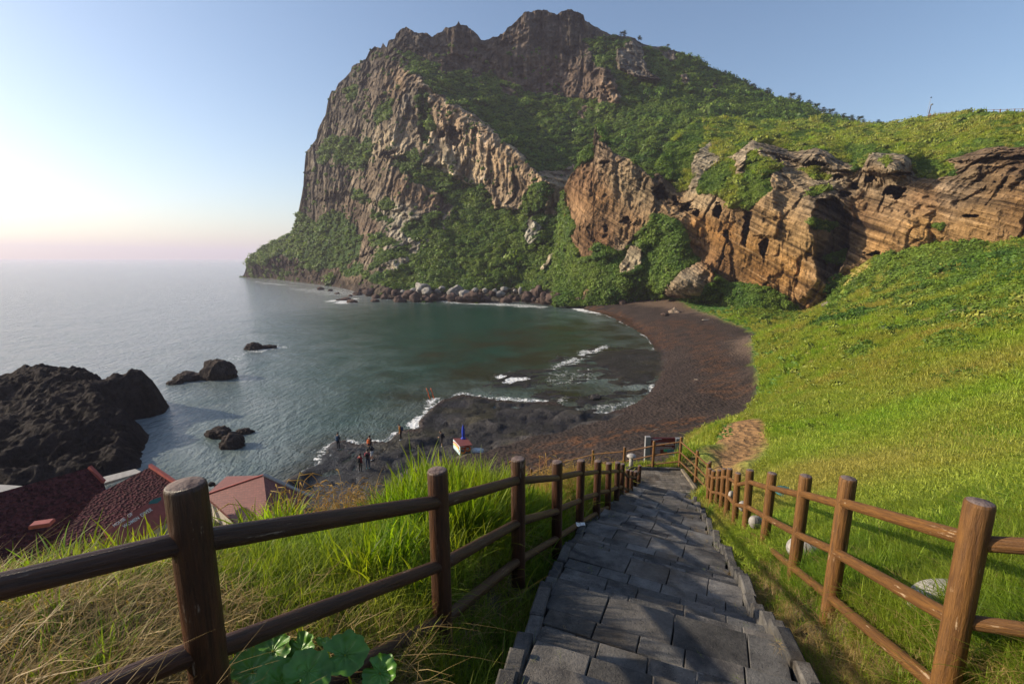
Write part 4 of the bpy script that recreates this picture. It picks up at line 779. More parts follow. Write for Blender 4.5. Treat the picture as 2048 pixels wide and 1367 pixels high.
# ================================================================ buildings by the shore
def gravel(name, c1, c2, sc=5.):
    m = MT(name); v = m.voro(sc, out="Color"); vd = m.voro(sc); sp = m.n("SeparateColor"); m.l(v, sp.inputs[0])
    return m.fin(m.mix(sp.outputs[0], c1, c2), .9, m.bump(vd, .15, 1), spec=.1)
M_grav = gravel("red_scoria_gravel", (.035, .012, .014), (.11, .035, .04), 7)
M_redp = flat("red_roof_paint", (.3, .075, .06), .6, .002, 3, .2); M_white = flat("white_paint", (.75, .75, .73), .5, 0, 3, .08)
M_conc = flat("concrete", (.3, .29, .28), .85, .006, 6, .2); M_wall = flat("rendered_wall", (.42, .38, .33), .8, .004, 4, .1); M_green = flat("green_leaf_paint", (.03, .13, .12), .5)
def text_mesh(name, s_, size, mat, ext=.008):
    cu = bpy.data.curves.new(name, 'FONT'); cu.body = s_; cu.size = size; cu.extrude = ext; cu.offset = .012; cu.align_x = 'LEFT'; cu.space_character = 1.06
    tmp = bpy.data.objects.new("tmp", cu); COL.objects.link(tmp); dg = bpy.context.evaluated_depsgraph_get(); dg.update()
    me = bpy.data.meshes.new_from_object(tmp.evaluated_get(dg)); bpy.data.objects.remove(tmp); me.materials.clear(); me.materials.append(mat); return me
def solid(name, pts, thick, mat, parent, o):
    """a slab whose corners are world points"""
    m = MB(); m.prism([(p.x-o.x, p.y-o.y) for p in pts], [p.z-o.z for p in pts], [p.z-thick-o.z for p in pts]); return m.build(name, mat, parent, False)
def plane_pts(px3, ref):
    """corner pixels on the plane through three surveyed points"""
    a, b, c = ref; n = (b-a).cross(c-a); out = []
    for px, py in px3:
        r0, r1 = ray(px, py); d = Vector((float(r0), 1., float(r1))); o_ = Vector((0, 0, CAMZ)); out.append(o_+d*((a-o_).dot(n)/d.dot(n)))
    return out
b1 = thing("house", (-20, 26, 2), "low house with dark red gravel roofs by the shore at the lower left", "house")
o = b1.location
refA = (S(178,935,6.2), S(205,963,5.4), S(-60,1010,6.2))
rA = plane_pts([(178,935),(207,965),(235,1040),(150,1150),(-160,1170),(-170,1030)], refA); solid("roof", rA, .25, M_grav, b1, o)
refB = (S(300,933,6.3), S(352,968,5.7), S(180,985,6.2))
rB = plane_pts([(300,933),(352,968),(345,985),(205,1064),(120,1150),(90,1110),(190,990)], refB); solid("roof", rB, .25, M_grav, b1, o)
# painted trims on the roof edges
def bar(name, a, b, w, h, mat, parent, o, up=0.0):
    m = MB(); D = b-a; L = D.length; M = D.to_track_quat('X', 'Z').to_matrix().to_4x4(); m.box((a+b)/2-o+Vector((0, 0, up)), (L, w, h), M=M); return m.build(name, mat, parent, False)
tA = plane_pts([(178,935),(207,965)], refA); tB = plane_pts([(300,933),(352,968)], refB)
bar("roof_trim", tA[0], tA[1], .16, .34, M_redp, b1, o, .02); bar("roof_trim", tB[0], tB[1], .16, .34, M_redp, b1, o, .02)
rC = plane_pts([(198,955),(270,937),(284,943),(206,966)], (S(198,955,5.1), S(270,937,5.4), S(206,966,5.)))
solid("roof", rC, .15, M_conc, b1, o)
# the red fascia with the name, sloping like the roof beside it
f = plane_pts([(206,1060),(345,974),(352,1030),(232,1100)], (S(212,1062,5.9), S(345,984,6.), S(262,1082,5.1)))
fs = solid("sign_board", f, .12, M_redp, b1, o)
ux = (f[1]-f[0]).normalized(); vy = (f[3]-f[0]); vy = (vy-ux*vy.dot(ux)).normalized(); nz = ux.cross(-vy).normalized()
if nz.z < 0: nz = -nz
def on_board(word, p0, p1):
    """lettering along the line between two surveyed points of the board"""
    A_, B_ = [p+nz*.03 for p in plane_pts([p0, p1], (f[0], f[1], f[3]))]; u = (B_-A_); wl = u.length; u.normalize(); upv = nz.cross(u).normalized(); me = text_mesh("lettering", word, 1., M_white)
    w0 = max(v.co.x for v in me.vertices); k_ = wl/w0; M = Matrix(((u.x, upv.x, nz.x), (u.y, upv.y, nz.y), (u.z, upv.z, nz.z))).to_4x4()@Matrix.Diagonal((k_, k_*1.15, .5, 1)); M.translation = A_-o
    t_ = link("lettering", me, b1); t_.matrix_local = M
on_board("HOUSE", (228,1054), (251,1039)); on_board("OF", (257,1035), (266,1029)); on_board("WOMEN", (248,1056), (279,1037)); on_board("DIVER", (283,1034), (305,1020))
q = plane_pts([(306,1003),(296,1008),(300,1001),(312,996),(322,993),(322,999),(314,1006)], (f[0], f[1], f[3])); q = [p+nz*.02 for p in q]
m = MB(); m.add([tuple(p-o) for p in q[1:]], [(0, 1, 2), (0, 2, 3), (0, 3, 4), (0, 4, 5)]); m.build("painted_leaf", M_green, b1, False)
w = MB(); wp = [rA[0], rA[2], rA[3], rA[4], rA[5]]; c_ = sum(wp, Vector())/len(wp)
wq = [p+(c_-p)*.08 for p in wp]; w.prism([(p.x-o.x, p.y-o.y) for p in wq], [p.z-.3-o.z for p in wq], [1.2-o.z]*5); w.build("wall", M_wall, b1, False)
w = MB(); wp = [rB[0], rB[1], rB[2], rB[3], rB[4]]; c_ = sum(wp, Vector())/5; wq = [p+(c_-p)*.08 for p in wp]; w.prism([(p.x-o.x, p.y-o.y) for p in wq], [p.z-.35-o.z for p in wq], [1.2-o.z]*5); w.build("wall", M_wall, b1, False)
m = MB(); cc2 = S(84,1047,5.9); m.box(cc2-o, (.8, .5, .2), rz=.35, bev=.03); m.build("roof_hatch", M_redp, b1, False)
# tiled roof
mt_ = MT("red_roof_tiles"); vt = mt_.pos((1, 1, 1), (0, 0, R(20))); sp = mt_.n("TexBrick"); mt_.l(vt, sp.inputs[0]); sp.inputs["Scale"].default_value = 2.2; sp.inputs["Mortar Size"].default_value = .03; sp.inputs["Color1"].default_value = (.22, .075, .06, 1); sp.inputs["Color2"].default_value = (.16, .052, .045, 1); sp.inputs["Mortar"].default_value = (.13, .05, .045, 1)
mt_.fin(sp.outputs[0], .6, mt_.bump(sp.outputs["Fac"], -.05)); M_tile = mt_.m
b2 = thing("shed", (-11.5, 27, 2), "small building with a red tiled roof and grey ridge trim beyond the dry grass", "building"); o = b2.location
ap = S(527,950,4.9); lf = S(410,990,3.8); rt = S(622,993,3.6); bt = S(545,1110,3.4); ft = Vector((ap.x+2.5, ap.y+1.6, 3.6)); bk = Vector((ap.x-4.0, ap.y+2.6, 3.6))
m = MB(); V = [ap, lf, bt, rt, bk]; V = [tuple(v-o) for v in V]; m.add(V, [(0, 1, 2), (0, 2, 3), (0, 3, 4), (0, 4, 1)]); m.add([(v[0], v[1], v[2]-.18) for v in V[1:]], [(0, 3, 2, 1)]); m.build("roof", M_tile, b2, False)
bar("roof_trim", ap, rt, .2, .12, M_conc, b2, o, .04); bar("roof_trim", ap, lf, .12, .08, M_redp, b2, o, .03)
w = MB(); wq = [lf, bt, rt, bk]; c_ = sum(wq, Vector())/4; wq = [p+(c_-p)*.12 for p in wq]; w.prism([(p.x-o.x, p.y-o.y) for p in wq], [3.6-o.z]*4, [1.2-o.z]*4); w.build("wall", M_wall, b2, False)
m = MB(); a = S(-120,968,3.); b = S(42,979,3.); D = b-a; m.box(((a.x+b.x)/2, (a.y+b.y)/2, 1.7), (D.length, 1.1, 2.6), rz=math.atan2(D.y, D.x), bev=.04); meta(m.build("sea_wall", M_conc, None, False), "grey concrete wall top between the lava outcrop and the gravel roof", "wall")
for i, (px, py, w_, h_) in enumerate(((423,968,6,6),(433,972,5,5),(441,970,6,5),(452,968,6,5),(462,966,9,5),(447,975,8,5))):
    c = S(px, py, 1.2); place_rock("rock", ["leftmost","second from left","third from left","fourth from left","rightmost","lowest"][i]+" black rounded rock in the heap beside the tiled roof", "rock", c, (w_*c.y/FPX, w_*c.y/FPX, h_*c.y/FPX), 3, 200+i, M_rock, group="heap of black rocks by the tiled roof", cols=((.02, .017, .016), (.05, .04, .04)))

# ================================================================ people
M_skin = flat("skin", (.42, .25, .17), .55); M_hair = flat("black_hair", (.012, .01, .01), .5)
_cl = {}
def cloth(c):
    if c not in _cl: _cl[c] = flat("cloth_%02d" % len(_cl), c, .85, .002, 12, .2)
    return _cl[c]
def person(loc, face, shirt, trousers, pose, label, group=None, hair=True, shoes=(.5, .55, .6), legs_bare=False, bag=None, baglabel=None, lean=0., headpitch=.25, scale=1., extras=None):
    """one continuous skinned body; faces local -Y before turning by `face`"""
    V = {}; E = []; Rr = {}
    def v(k, p, r): V[k] = Vector(p); Rr[k] = r
    def e(a, b): E.append((a, b))
    L = Matrix.Rotation(lean, 3, 'X')
    hipz = .93-pose.get('drop', 0.)
    v('pel', (0, 0, hipz), (.15, .11)); up = lambda x, y, z: Vector((0, 0, hipz))+L@Vector((x, y, z-.93))
    v('waist', up(0, 0, 1.05), (.14, .1)); v('chest', up(0, 0, 1.25), (.165, .115)); v('neck0', up(0, .01, 1.43), (.075, .07)); v('neck', up(0, -.005, 1.5), (.052, .052))
    hp = Matrix.Rotation(headpitch, 3, 'X'); hc = up(0, -.015, 1.53)
    v('head', hc+L@hp@Vector((0, -.01, .06)), (.078, .09)); v('head2', hc+L@hp@Vector((0, .0, .14)), (.082, .098)); v('head3', hc+L@hp@Vector((0, .005, .205)), (.05, .06))
    v('nose', hc+L@hp@Vector((0, -.115, .07)), (.014, .014)); v('chin', hc+L@hp@Vector((0, -.07, .0)), (.028, .026))
    for a, b in (('pel', 'waist'), ('waist', 'chest'), ('chest', 'neck0'), ('neck0', 'neck'), ('neck', 'head'), ('head', 'head2'), ('head2', 'head3'), ('head', 'nose'), ('head', 'chin')): e(a, b)
    for s_, nm in ((-1, 'l'), (1, 'r')):
        ft_ = pose.get('foot'+nm, (0, 0)); kn = pose.get('knee'+nm, -.02)
        v('hip'+nm, (s_*.09, 0, hipz-.06), (.095, .1)); v('kn'+nm, (s_*.1+ft_[0]*.5, ft_[1]*.5+kn, hipz*.53), (.058, .062)); v('an'+nm, (s_*.11+ft_[0], ft_[1]+.02, .09), (.04, .042)); v('toe'+nm, (s_*.125+ft_[0], ft_[1]-.15, .035), (.038, .032)); v('heel'+nm, (s_*.11+ft_[0], ft_[1]+.05, .04), (.036, .034))
        for a, b in (('pel', 'hip'+nm), ('hip'+nm, 'kn'+nm), ('kn'+nm, 'an'+nm), ('an'+nm, 'toe'+nm), ('an'+nm, 'heel'+nm)): e(a, b)
        v('sh'+nm, up(s_*.175, .01, 1.39), (.06, .062)); el, ha = pose['arm'+nm]
        v('el'+nm, up(s_*el[0], el[1], el[2]), (.042, .042)); v('wr'+nm, up(s_*ha[0], ha[1], ha[2]), (.028, .028))
        D = (V['wr'+nm]-V['el'+nm]).normalized(); v('pa'+nm, V['wr'+nm]+D*.06, (.034, .02))
        for a, b in (('neck0', 'sh'+nm), ('sh'+nm, 'el'+nm), ('el'+nm, 'wr'+nm), ('wr'+nm, 'pa'+nm)): e(a, b)
        sd_x = D.cross(Vector((0, 1, 0))); sd_x = sd_x.normalized() if sd_x.length > .1 else Vector((1, 0, 0))
        for q in range(4):
            fl = (.075, .085, .08, .062)[q]; r0 = V['pa'+nm]+D*.025+sd_x*(q-1.5)*.021; m1 = r0+D*fl*.55+Vector((0, -.008, 0)); m2 = m1+D*fl*.4+Vector((0, -.018, 0))
            v('f%d%s' % (q, nm), r0, (.009, .009)); v('g%d%s' % (q, nm), m1, (.0085, .0085)); v('t%d%s' % (q, nm), m2, (.007, .007)); e('pa'+nm, 'f%d%s' % (q, nm)); e('f%d%s' % (q, nm), 'g%d%s' % (q, nm)); e('g%d%s' % (q, nm), 't%d%s' % (q, nm))
        v('th'+nm, V['wr'+nm]+D*.03-sd_x*.035, (.011, .011)); v('tk'+nm, V['wr'+nm]+D*.07-sd_x*.055, (.009, .009)); e('wr'+nm, 'th'+nm); e('th'+nm, 'tk'+nm)
    ks = list(V); idx = {k: i for i, k in enumerate(ks)}
    me = bpy.data.meshes.new("body"); me.from_pydata([tuple(V[k]) for k in ks], [(idx[a], idx[b]) for a, b in E], [])
    tmp = bpy.data.objects.new("tmp", me); COL.objects.link(tmp); tmp.modifiers.new("s", 'SKIN'); 
    for i, k in enumerate(ks): me.skin_vertices[0].data[i].radius = Rr[k]; me.skin_vertices[0].data[i].use_root = (i == 0)
    sb = tmp.modifiers.new("u", 'SUBSURF'); sb.levels = 1
    dg = bpy.context.evaluated_depsgraph_get(); dg.update(); bm_ = bpy.data.meshes.new_from_object(tmp.evaluated_get(dg)); bpy.data.objects.remove(tmp)
    bm_.name = "body"; bm_.materials.clear(); mats = [M_skin, cloth(shirt), cloth(trousers), cloth(shoes)]
    for m_ in mats: bm_.materials.append(m_)
    segs = [(a, b, 1 if (a in ('waist', 'chest') and b in ('chest', 'neck0')) or a[:2] == 'sh' or b[:2] == 'sh' or a == 'pel' and b == 'waist' or (a[:2] == 'el' and pose.get('long', 1)) else 2 if (a[:3] in ('hip', 'pel') or b[:3] == 'hip' or (a[:2] == 'kn' and not legs_bare)) else 3 if a[:2] == 'an' else 0) for a, b in E]
    SA = np.array([V[a] for a, b, c in segs]); SB_ = np.array([V[b] for a, b, c in segs]); cl_ = np.array([c for a, b, c in segs])
    for p in bm_.polygons:
        c = np.array(p.center); d = SB_-SA; t_ = np.clip(((c-SA)*d).sum(1)/(d*d).sum(1), 0, 1); k_ = np.argmin(((SA+d*t_[:, None]-c)**2).sum(1)); p.material_index = int(cl_[k_]); p.use_smooth = True
    body = link("person", bm_, None, loc, (0, 0, face)); body.scale = (scale,)*3; meta(body, label, "person", group)
    if hair:
        Vh, Fh = ICO[3]; q = Vh*np.array([.094, .112, .105]); q = q+fbm(Vh*3, 3, 5)[:, None]*Vh*.012; keep = ~((q[:, 1] < -.045) & (q[:, 2] < .045)); q[~keep] *= .72
        Mh = L@hp; q = q@np.array(Mh).T+np.array(hc+L@hp@Vector((0, .012, .135))); link("hair", np_mesh("hair", q, Fh, [M_hair]), body)
    em = MB()
    for s_ in (-1, 1):
        Ve, Fe = ICO[1]; em.add(Ve*.011+np.array(hc+L@hp@Vector((s_*.032, -.088, .1))), Fe.tolist())
    em.build("eyes", M_hair, body)
    if bag:
        m = MB(); Vb, Fb = ICO[3]; q = np.sign(Vb)*np.abs(Vb)**.6*np.array([.15, .085, .22]); q = q@np.array(L).T+np.array(up(0, .18, 1.2)); m.add(q, Fb.tolist())
        q = np.sign(Vb)*np.abs(Vb)**.6*np.array([.11, .04, .1]); m.add(q@np.array(L).T+np.array(up(0, .27, 1.1)), Fb.tolist())
        for s_ in (-1, 1): m.tube([up(s_*.1, .12, 1.4), up(s_*.11, .0, 1.47), up(s_*.12, -.12, 1.38), up(s_*.13, -.12, 1.2), up(s_*.13, .1, 1.05)], .016, 6)
        bo = link("backpack", m.mesh("backpack", cloth(bag)), None, loc, (0, 0, face)); bo.scale = (scale,)*3; meta(bo, baglabel, "backpack", "backpacks worn by the people on the rocks")
    return body
dn = ((.22, .02, 1.13), (.24, -.05, .9)); fwd = ((.22, .0, 1.13), (.12, -.22, 1.12))
GP = "people standing on the rocks"
def shore(px, py, z):
    c = S(px, py, z); g0 = float(ground_z(np.array([c.x]), np.array([c.y]))[0]); c = S(px, py, g0); return Vector((c.x, c.y, float(ground_z(np.array([c.x]), np.array([c.y]))[0])-.02))
base_pose = dict(arml=dn, armr=dn); PZ = .75
person(shore(677,899,PZ), 3.0, (.02, .035, .06), (.015, .02, .03), dict(arml=dn, armr=dn), "person in dark clothes with a yellow waistband, standing alone farthest left at the water's edge", GP, bag=(.03, .07, .13), baglabel="blue backpack on the lone person farthest left", scale=1.02)
person(shore(740,905,PZ), 2.9, (.015, .015, .018), (.02, .02, .022), base_pose, "person in black with an orange backpack, looking out to sea", GP, bag=(.55, .12, .03), baglabel="orange backpack on the person in black", scale=1.05)
person(shore(745,917,PZ), -1.9, (.03, .03, .035), (.6, .6, .62), dict(arml=((.25, -.12, 1.2), (.2, -.42, 1.15)), armr=((.25, -.12, 1.2), (.18, -.45, 1.1)), drop=.08, kneel=-.1, kneer=-.06), "person bending forward in a dark top and white shorts, arms stretched out", GP, bag=(.02, .02, .025), baglabel="black and white backpack on the bending person", lean=.55, legs_bare=True)
person(shore(721,941,PZ), 2.75, (.3, .02, .03), (.014, .014, .016), base_pose, "person in a red top and black trousers, nearest of the group", GP, bag=(.015, .015, .018), baglabel="black backpack on the nearest person in red", scale=1.0, shoes=(.4, .5, .6))
person(shore(736,936,PZ), 3.3, (.33, .05, .08), (.03, .05, .1), dict(arml=dn, armr=fwd), "person in a red checked shirt and blue jeans beside the nearest one", GP, bag=(.015, .015, .018), baglabel="black backpack over the red checked shirt", scale=1.04, shoes=(.15, .5, .45))
person(shore(802,884,PZ), -1.75, (.55, .2, .02), (.012, .012, .015), dict(arml=dn, armr=dn), "person in a mustard-yellow jacket looking down, on the square rock slab", GP, bag=(.02, .04, .08), baglabel="navy backpack on the person in the yellow jacket", lean=.12, headpitch=.6)
person(shore(884,888,PZ), -1.6, (.02, .02, .024), (.03, .028, .03), dict(arml=fwd, armr=fwd), "person in black shorts and jacket with a big backpack, standing left of the vendor table", GP, bag=(.02, .02, .03), baglabel="bulky black backpack on the person by the vendor table", legs_bare=True, lean=.1, headpitch=.4)
for i, (px, py, Y, c, lab) in enumerate(((1861,228.5,193,(.35, .2, .13),"small distant figure beside the pole on the skyline"),(1893,226,186,(.04, .03, .04),"distant figure in dark clothes by the first skyline fence posts"),(1903,226,182,(.12, .03, .04),"distant figure in dark red leaning on the skyline fence"),(1912,222.5,178,(.02, .03, .07),"tallest distant figure in navy behind the skyline fence"),(1917,223,177,(.25, .03, .03),"distant figure in bright red behind the skyline fence"))):
    p = W(px, py, Y); person(Vector((p.x, p.y, p.z-1.35)), 2.5+i, c, (.03, .03, .04), base_pose, lab, "walkers on the skyline path")

# ================================================================ vendor table, parasol, small things on the shore
M_tab = flat("maroon_table_top", (.16, .05, .045), .5); M_blue = flat("blue_parasol_cloth", (.02, .05, .42), .7); M_poster = flat("pale_blue_panel", (.45, .6, .65), .6); M_yel = flat("yellow_paint", (.7, .5, .03), .5); M_or = flat("orange_plastic", (.6, .1, .02), .5); M_bag = flat("grey_plastic_bag", (.5, .52, .55), .4, .02, 8); M_metal = flat("dull_metal", (.3, .3, .3), .4)
tp = [S(906,876,1.75), S(934,875,1.75), S(945,889,1.75), S(920,892,1.75)]; c = sum(tp, Vector())/4
t = thing("vendor_table", (c.x, c.y, .9), "vendor table with a maroon top and a painted side panel on the dark rocks", "table"); o = t.location
solid("table_top", tp, .05, M_tab, t, o)
for p in tp: 
    q = p+(c-p)*.06; m = MB(); m.box((q.x-o.x, q.y-o.y, (1.7+.6)/2-o.z), (.05, .05, 1.1)); m.build("leg", M_metal, t, False)
a, b = tp[0]+(c-tp[0])*.03, tp[3]+(c-tp[3])*.03
m = MB(); D = b-a; mid = (a+b)/2; m.box((mid.x-o.x, mid.y-o.y, 1.25-o.z), (D.length, .03, .85), rz=math.atan2(D.y, D.x)); pnl = m.build("side_panel", M_poster, t, False)
nrm = Vector((D.y, -D.x, 0)).normalized()
for k, (mt2, wz, dz) in enumerate(((M_yel, .22, .08), (M_or, .1, .27))):
    m = MB(); pts_ = []
    for q in range(9): u_ = (q/8-.5)*D.length*.8; pts_.append(Vector((mid.x-o.x, mid.y-o.y, 1.2+dz-o.z))+D.normalized()*u_+nrm*.03*(1 if nrm.y < 0 else -1)+Vector((0, 0, .1*math.cos((q/8-.5)*3))))
    m.tube(pts_, .05, 6); m.build("painted_arc", mt2, t)
Vt, Ft = [], []
for i, (dx, dy, lb) in enumerate(((.25, .1, "orange life ring lying under the vendor table, left one"), (.75, .25, "orange life ring lying under the vendor table, right one"))):
    m = MB(); p = tp[3]+(tp[2]-tp[3])*dx+(tp[0]-tp[3])*dy; m.tube([Vector((math.cos(q*math.pi/8)*.24, math.sin(q*math.pi/8)*.24, 0)) for q in range(17)], .08, 8, cap=False)
    r_o = link("life_ring", m.mesh("life_ring", M_or), None, (p.x, p.y, 1.22), (.9, 0, .4)); meta(r_o, lb, "life ring", "life rings under the table")
pm = S(928,886,1.0); u = thing("parasol", (tp[1]+(tp[0]-tp[1])*.25+Vector((0, -.2, -1.2))), "closed blue parasol standing at the vendor table", "parasol")
m = MB(); m.tube([(0, 0, 0), (0, 0, 2.55)], .022, 8); m.build("pole", M_metal, u)
prof = [(1.15, .20), (1.3, .17), (1.38, .06), (1.5, .11), (1.9, .115), (2.3, .085), (2.52, .03), (2.6, .008)]; V = []; n = 16
for z, r in prof:
    for k in range(n): q = 2*math.pi*k/n; w_ = r*(1+.28*math.cos(8*q)); V.append((w_*math.cos(q), w_*math.sin(q), z))
link("canopy", np_mesh("canopy", V, [grid_rows(len(prof), n)], [M_blue]), u)
p = shore(955,905,.8); m = MB(); Vb, Fb = ICO[4]; q = np.sign(Vb)*np.abs(Vb)**.7*np.array([.55, .35, .26])*(1+fbm(Vb*3, 4, 8, ridge=True)*.22)[:, None]; m.add(q, Fb.tolist()); bgo = link("plastic_sack", m.mesh("plastic_sack", M_bag), None, p+Vector((0, 0, .2))); meta(bgo, "crumpled white-grey plastic sack on the rocks right of the vendor table", "sack")
# orange handrails standing in the surf
hr = thing("handrail", (0, 0, 0), "pair of bent rusty orange rails rising from the surf", "handrail"); b0 = S(862,797,0); hr.location = b0
for dx in (-.35, .22):
    m = MB(); m.tube([Vector((dx+.25, .1, -.6)), Vector((dx+.18, .05, .1)), Vector((dx+.0, 0, .55)), Vector((dx+.06, 0, .75)), Vector((dx-.12, 0, 1.1)), Vector((dx-.22, 0, 1.45))], .055, 8); m.build("rail", M_or, hr)
# ================================================================ information board behind the fence corner
M_post = flat("grey_stone_post", (.2, .2, .21), .85, .01, 12, .15); M_mar = flat("maroon_panel", (.12, .02, .028), .4, 0, 5, .05); M_txt = flat("white_print", (.65, .6, .66), .5, 0, 5, .03); M_pg = flat("green_map_print", (.05, .3, .17), .5, 0, 6, .5); M_pb = flat("blue_map_print", (.08, .2, .33), .5, 0, 6, .6)
q0 = W(1291,872,21.9); q1 = W(1361,875.5,21.9)
t = thing("information_board", (q0.x, q0.y, q0.z-1.5), "maroon information board with white print and a small map between two grey posts", "sign"); o = t.location
D = Vector((q1.x-q0.x, 0, 0)); Wd = D.length
for x_, top in ((.12, 0), (Wd-.12, -.08)):
    m = MB(); m.box((x_, 0, .6+top/2), (.25, .2, 1.8+top), bev=.015); m.build("post", M_post, t, False)
m = MB(); m.box((Wd/2, .0, 1.0), (Wd-.52, .06, .86)); panel = m.build("panel", M_mar, t, False)
m = MB(); rg = random.Random(5); x0, x1 = .3, Wd-.32
for row in range(10):
    z = 1.37-row*.052-(.03 if row > 1 else 0); h_ = .03 if row == 0 else .02
    if row in (2, 6): continue
    x = x0+(.0 if row != 1 else 0); end = x0+(x1-x0)*(.45 if row == 0 else .28 if row == 1 else rg.uniform(.9, 1.))
    while x < end:
        w_ = rg.uniform(.012, .04); m.box((x+w_/2, -.034, z+rg.uniform(-.002, .002)), (w_, .006, h_*rg.uniform(.75, 1))); x += w_+.009
for row in range(5):
    z = .84-row*.05; x = x0
    while x < x0+.42: w_ = rg.uniform(.012, .035); m.box((x+w_/2, -.034, z), (w_, .006, .018)); x += w_+.01
m.build("print", M_txt, t, False).parent = panel
m = MB(); m.box((x0+.78, -.034, .8), (.36, .006, .14), ); m.build("map_print", M_pg, panel, False)
m = MB(); m.box((x0+1.0, -.036, .71), (.46, .006, .26)); m.build("map_print", M_pb, panel, False)
# ================================================================ signs and pole on the skyline
for px, lab in ((1827.5, "left-hand small brown board on the skyline"), (1831.5, "right-hand small brown board on the skyline")):
    p = W(px, 241, 207); t = thing("notice_board", (p.x, p.y, p.z-2.2), lab, "sign", "two small boards on the skyline")
    m = MB(); m.box((0, 0, 1.9), (.62, .06, 1.3), rz=.2, bev=.02); m.build("board", M_woodR, t, False)
    for s_ in (-1, 1): m = MB(); m.box((s_*.28, 0, .9), (.07, .07, 1.9), rz=.2); m.build("leg", M_woodR, t, False)
p = W(1856.5, 234, 197); t = thing("camera_pole", (p.x, p.y, p.z-1.5), "thin pole with a loudspeaker arm standing on the skyline left of the fence", "pole")
m = MB(); m.tube([(0, 0, 0), (.15, 0, 3.2), (.5, 0, 6.0)], [.22, .16, .12], 8); m.build("post", M_woodR, t)
m = MB(); m.box((.75, 0, 6.0), (.6, .5, .45), bev=.05); m.build("loudspeaker", M_metal, t, False)
m = MB(); m.tube([(-.4, 0, 2.8), (-.45, 0, 4.2), (.0, 0, 8.3)], [.05, .05, .05], 6); m.tube([(-.4, 0, 2.8), (.1, 0, 3.)], .05, 6); m.build("antenna", M_metal, t)
m = MB(); m.box((.1, 0, 8.5), (.35, .3, .35), bev=.05); m.build("camera", M_hair, t, False)
# ================================================================ stones with seams and small litter beside the steps
mst = MT("pale_ground_stone"); sv = mst.pos(obj=True); mst.fin(mst.mix(mst.rng(mst.noise(6, 4, sv), .35, .65), (.2, .19, .18), (.46, .43, .4)), .75, mst.bump(mst.noise(60, 3, sv), .004)); M_bal = mst.m
M_seam = flat("dark_seam", (.03, .028, .027), .8)
def ground_lamp(px, py, wpx, hpx, Y, lab, tilt=0.):
    c = W(px, py, Y); w_ = wpx*Y/FPX/2/1.08; h_ = hpx*Y/FPX/2
    t = thing("stone_ball", c-Vector((0, 0, h_)), lab, "round stone", "pale seamed stones in the grass", rot=(0, 0, tilt))
    V, F = ICO[4]; q = np.sign(V)*np.abs(V)**.85; q = q*np.array([w_, w_*.8, h_]); q[:, :2] *= (1-.18*sst(0, -h_, q[:, 2]))[:, None]; q[:, 2] += h_
    link("shell", np_mesh("shell", q, F, [M_bal]), t)
    m = MB()
    for k in (-1, 0, 1):
        pts = []
        for s_ in range(13):
            a = -1.2+s_*.2+.0; z = math.sin(a); xx = k*.42+.05*math.sin(a*3); rr3 = math.sqrt(max(0, 1-z*z)); d = Vector((xx*rr3, -math.sqrt(max(0, 1-xx*xx))*rr3, z)); d = Vector([math.copysign(abs(x)**.85, x) for x in d]); sh = 1-.18*float(sst(0, -1, np.array(d.z)))
            pts.append(Vector((d.x*w_*sh, d.y*w_*.8*sh, d.z*h_+h_))*1.0)
        m.tube(pts, .004, 5)
    m.build("seam", M_seam, t)
ground_lamp(1910,1222,190,120,3.15,"largest pale round stone with seams, behind the nearest right-hand post")
ground_lamp(1610,1100,80,52,5.6,"pale round stone with seams, seen between the second and third right-hand posts")
ground_lamp(1511,1044,30,30,7.6,"whitish stone seen low through the right fence, beyond the seamed one")
ground_lamp(1487,1012,22,24,9.0,"small whitish stone, fourth from the near end behind the right fence",)
ground_lamp(1463,990,14,20,10.6,"smallest whitish stone, far along behind the right fence")
p = W(1263,909,20.6); t = thing("stone_lamp", p-Vector((0, 0, .45)), "small grey mushroom-shaped stone lamp in the grass beyond the landing", "garden lamp")
m = MB(); m.tube([(0, 0, -.1), (0, 0, .3)], [.1, .08], 10); m.build("stem", M_bal, t); V, F = ICO[3]; q = V*np.array([.21, .21, .12]); q[:, 2] = np.maximum(q[:, 2], -.03)+.38; link("cap", np_mesh("cap", q, F, [M_bal]), t)
M_teal = flat("teal_net", (.02, .12, .15), .7, .02, 10, .3)
p = W(1574,984,10.3); m = MB(); V, F = ICO[3]; q = V*np.array([.26, .3, .07]); q[:, 2] += fbm(V*4, 3, 3)*.02; m.add(q, F.tolist()); meta(link("net_bundle", m.mesh("net_bundle", M_teal), None, p), "flat dark teal bundle lying in the grass behind the right fence", "net")
m = MB(); xs = np.linspace(-.06, .06, 7); X, Y_ = np.meshgrid(xs, xs); Z = fbm(A2(X.ravel()*22, Y_.ravel()*22), 2, 77)*.04; F = grid_faces(7, 7); m.add(np.c_[X.ravel(), Y_.ravel(), Z+.03], F.tolist()); p = W(1161,1051,6.4)
meta(link("paper_scrap", m.mesh("paper_scrap", M_white, False), None, p), "crumpled white paper scrap in the grass by the left kerb", "litter")
M_dw = flat("driftwood", (.5, .42, .33), .8, .01, 8)
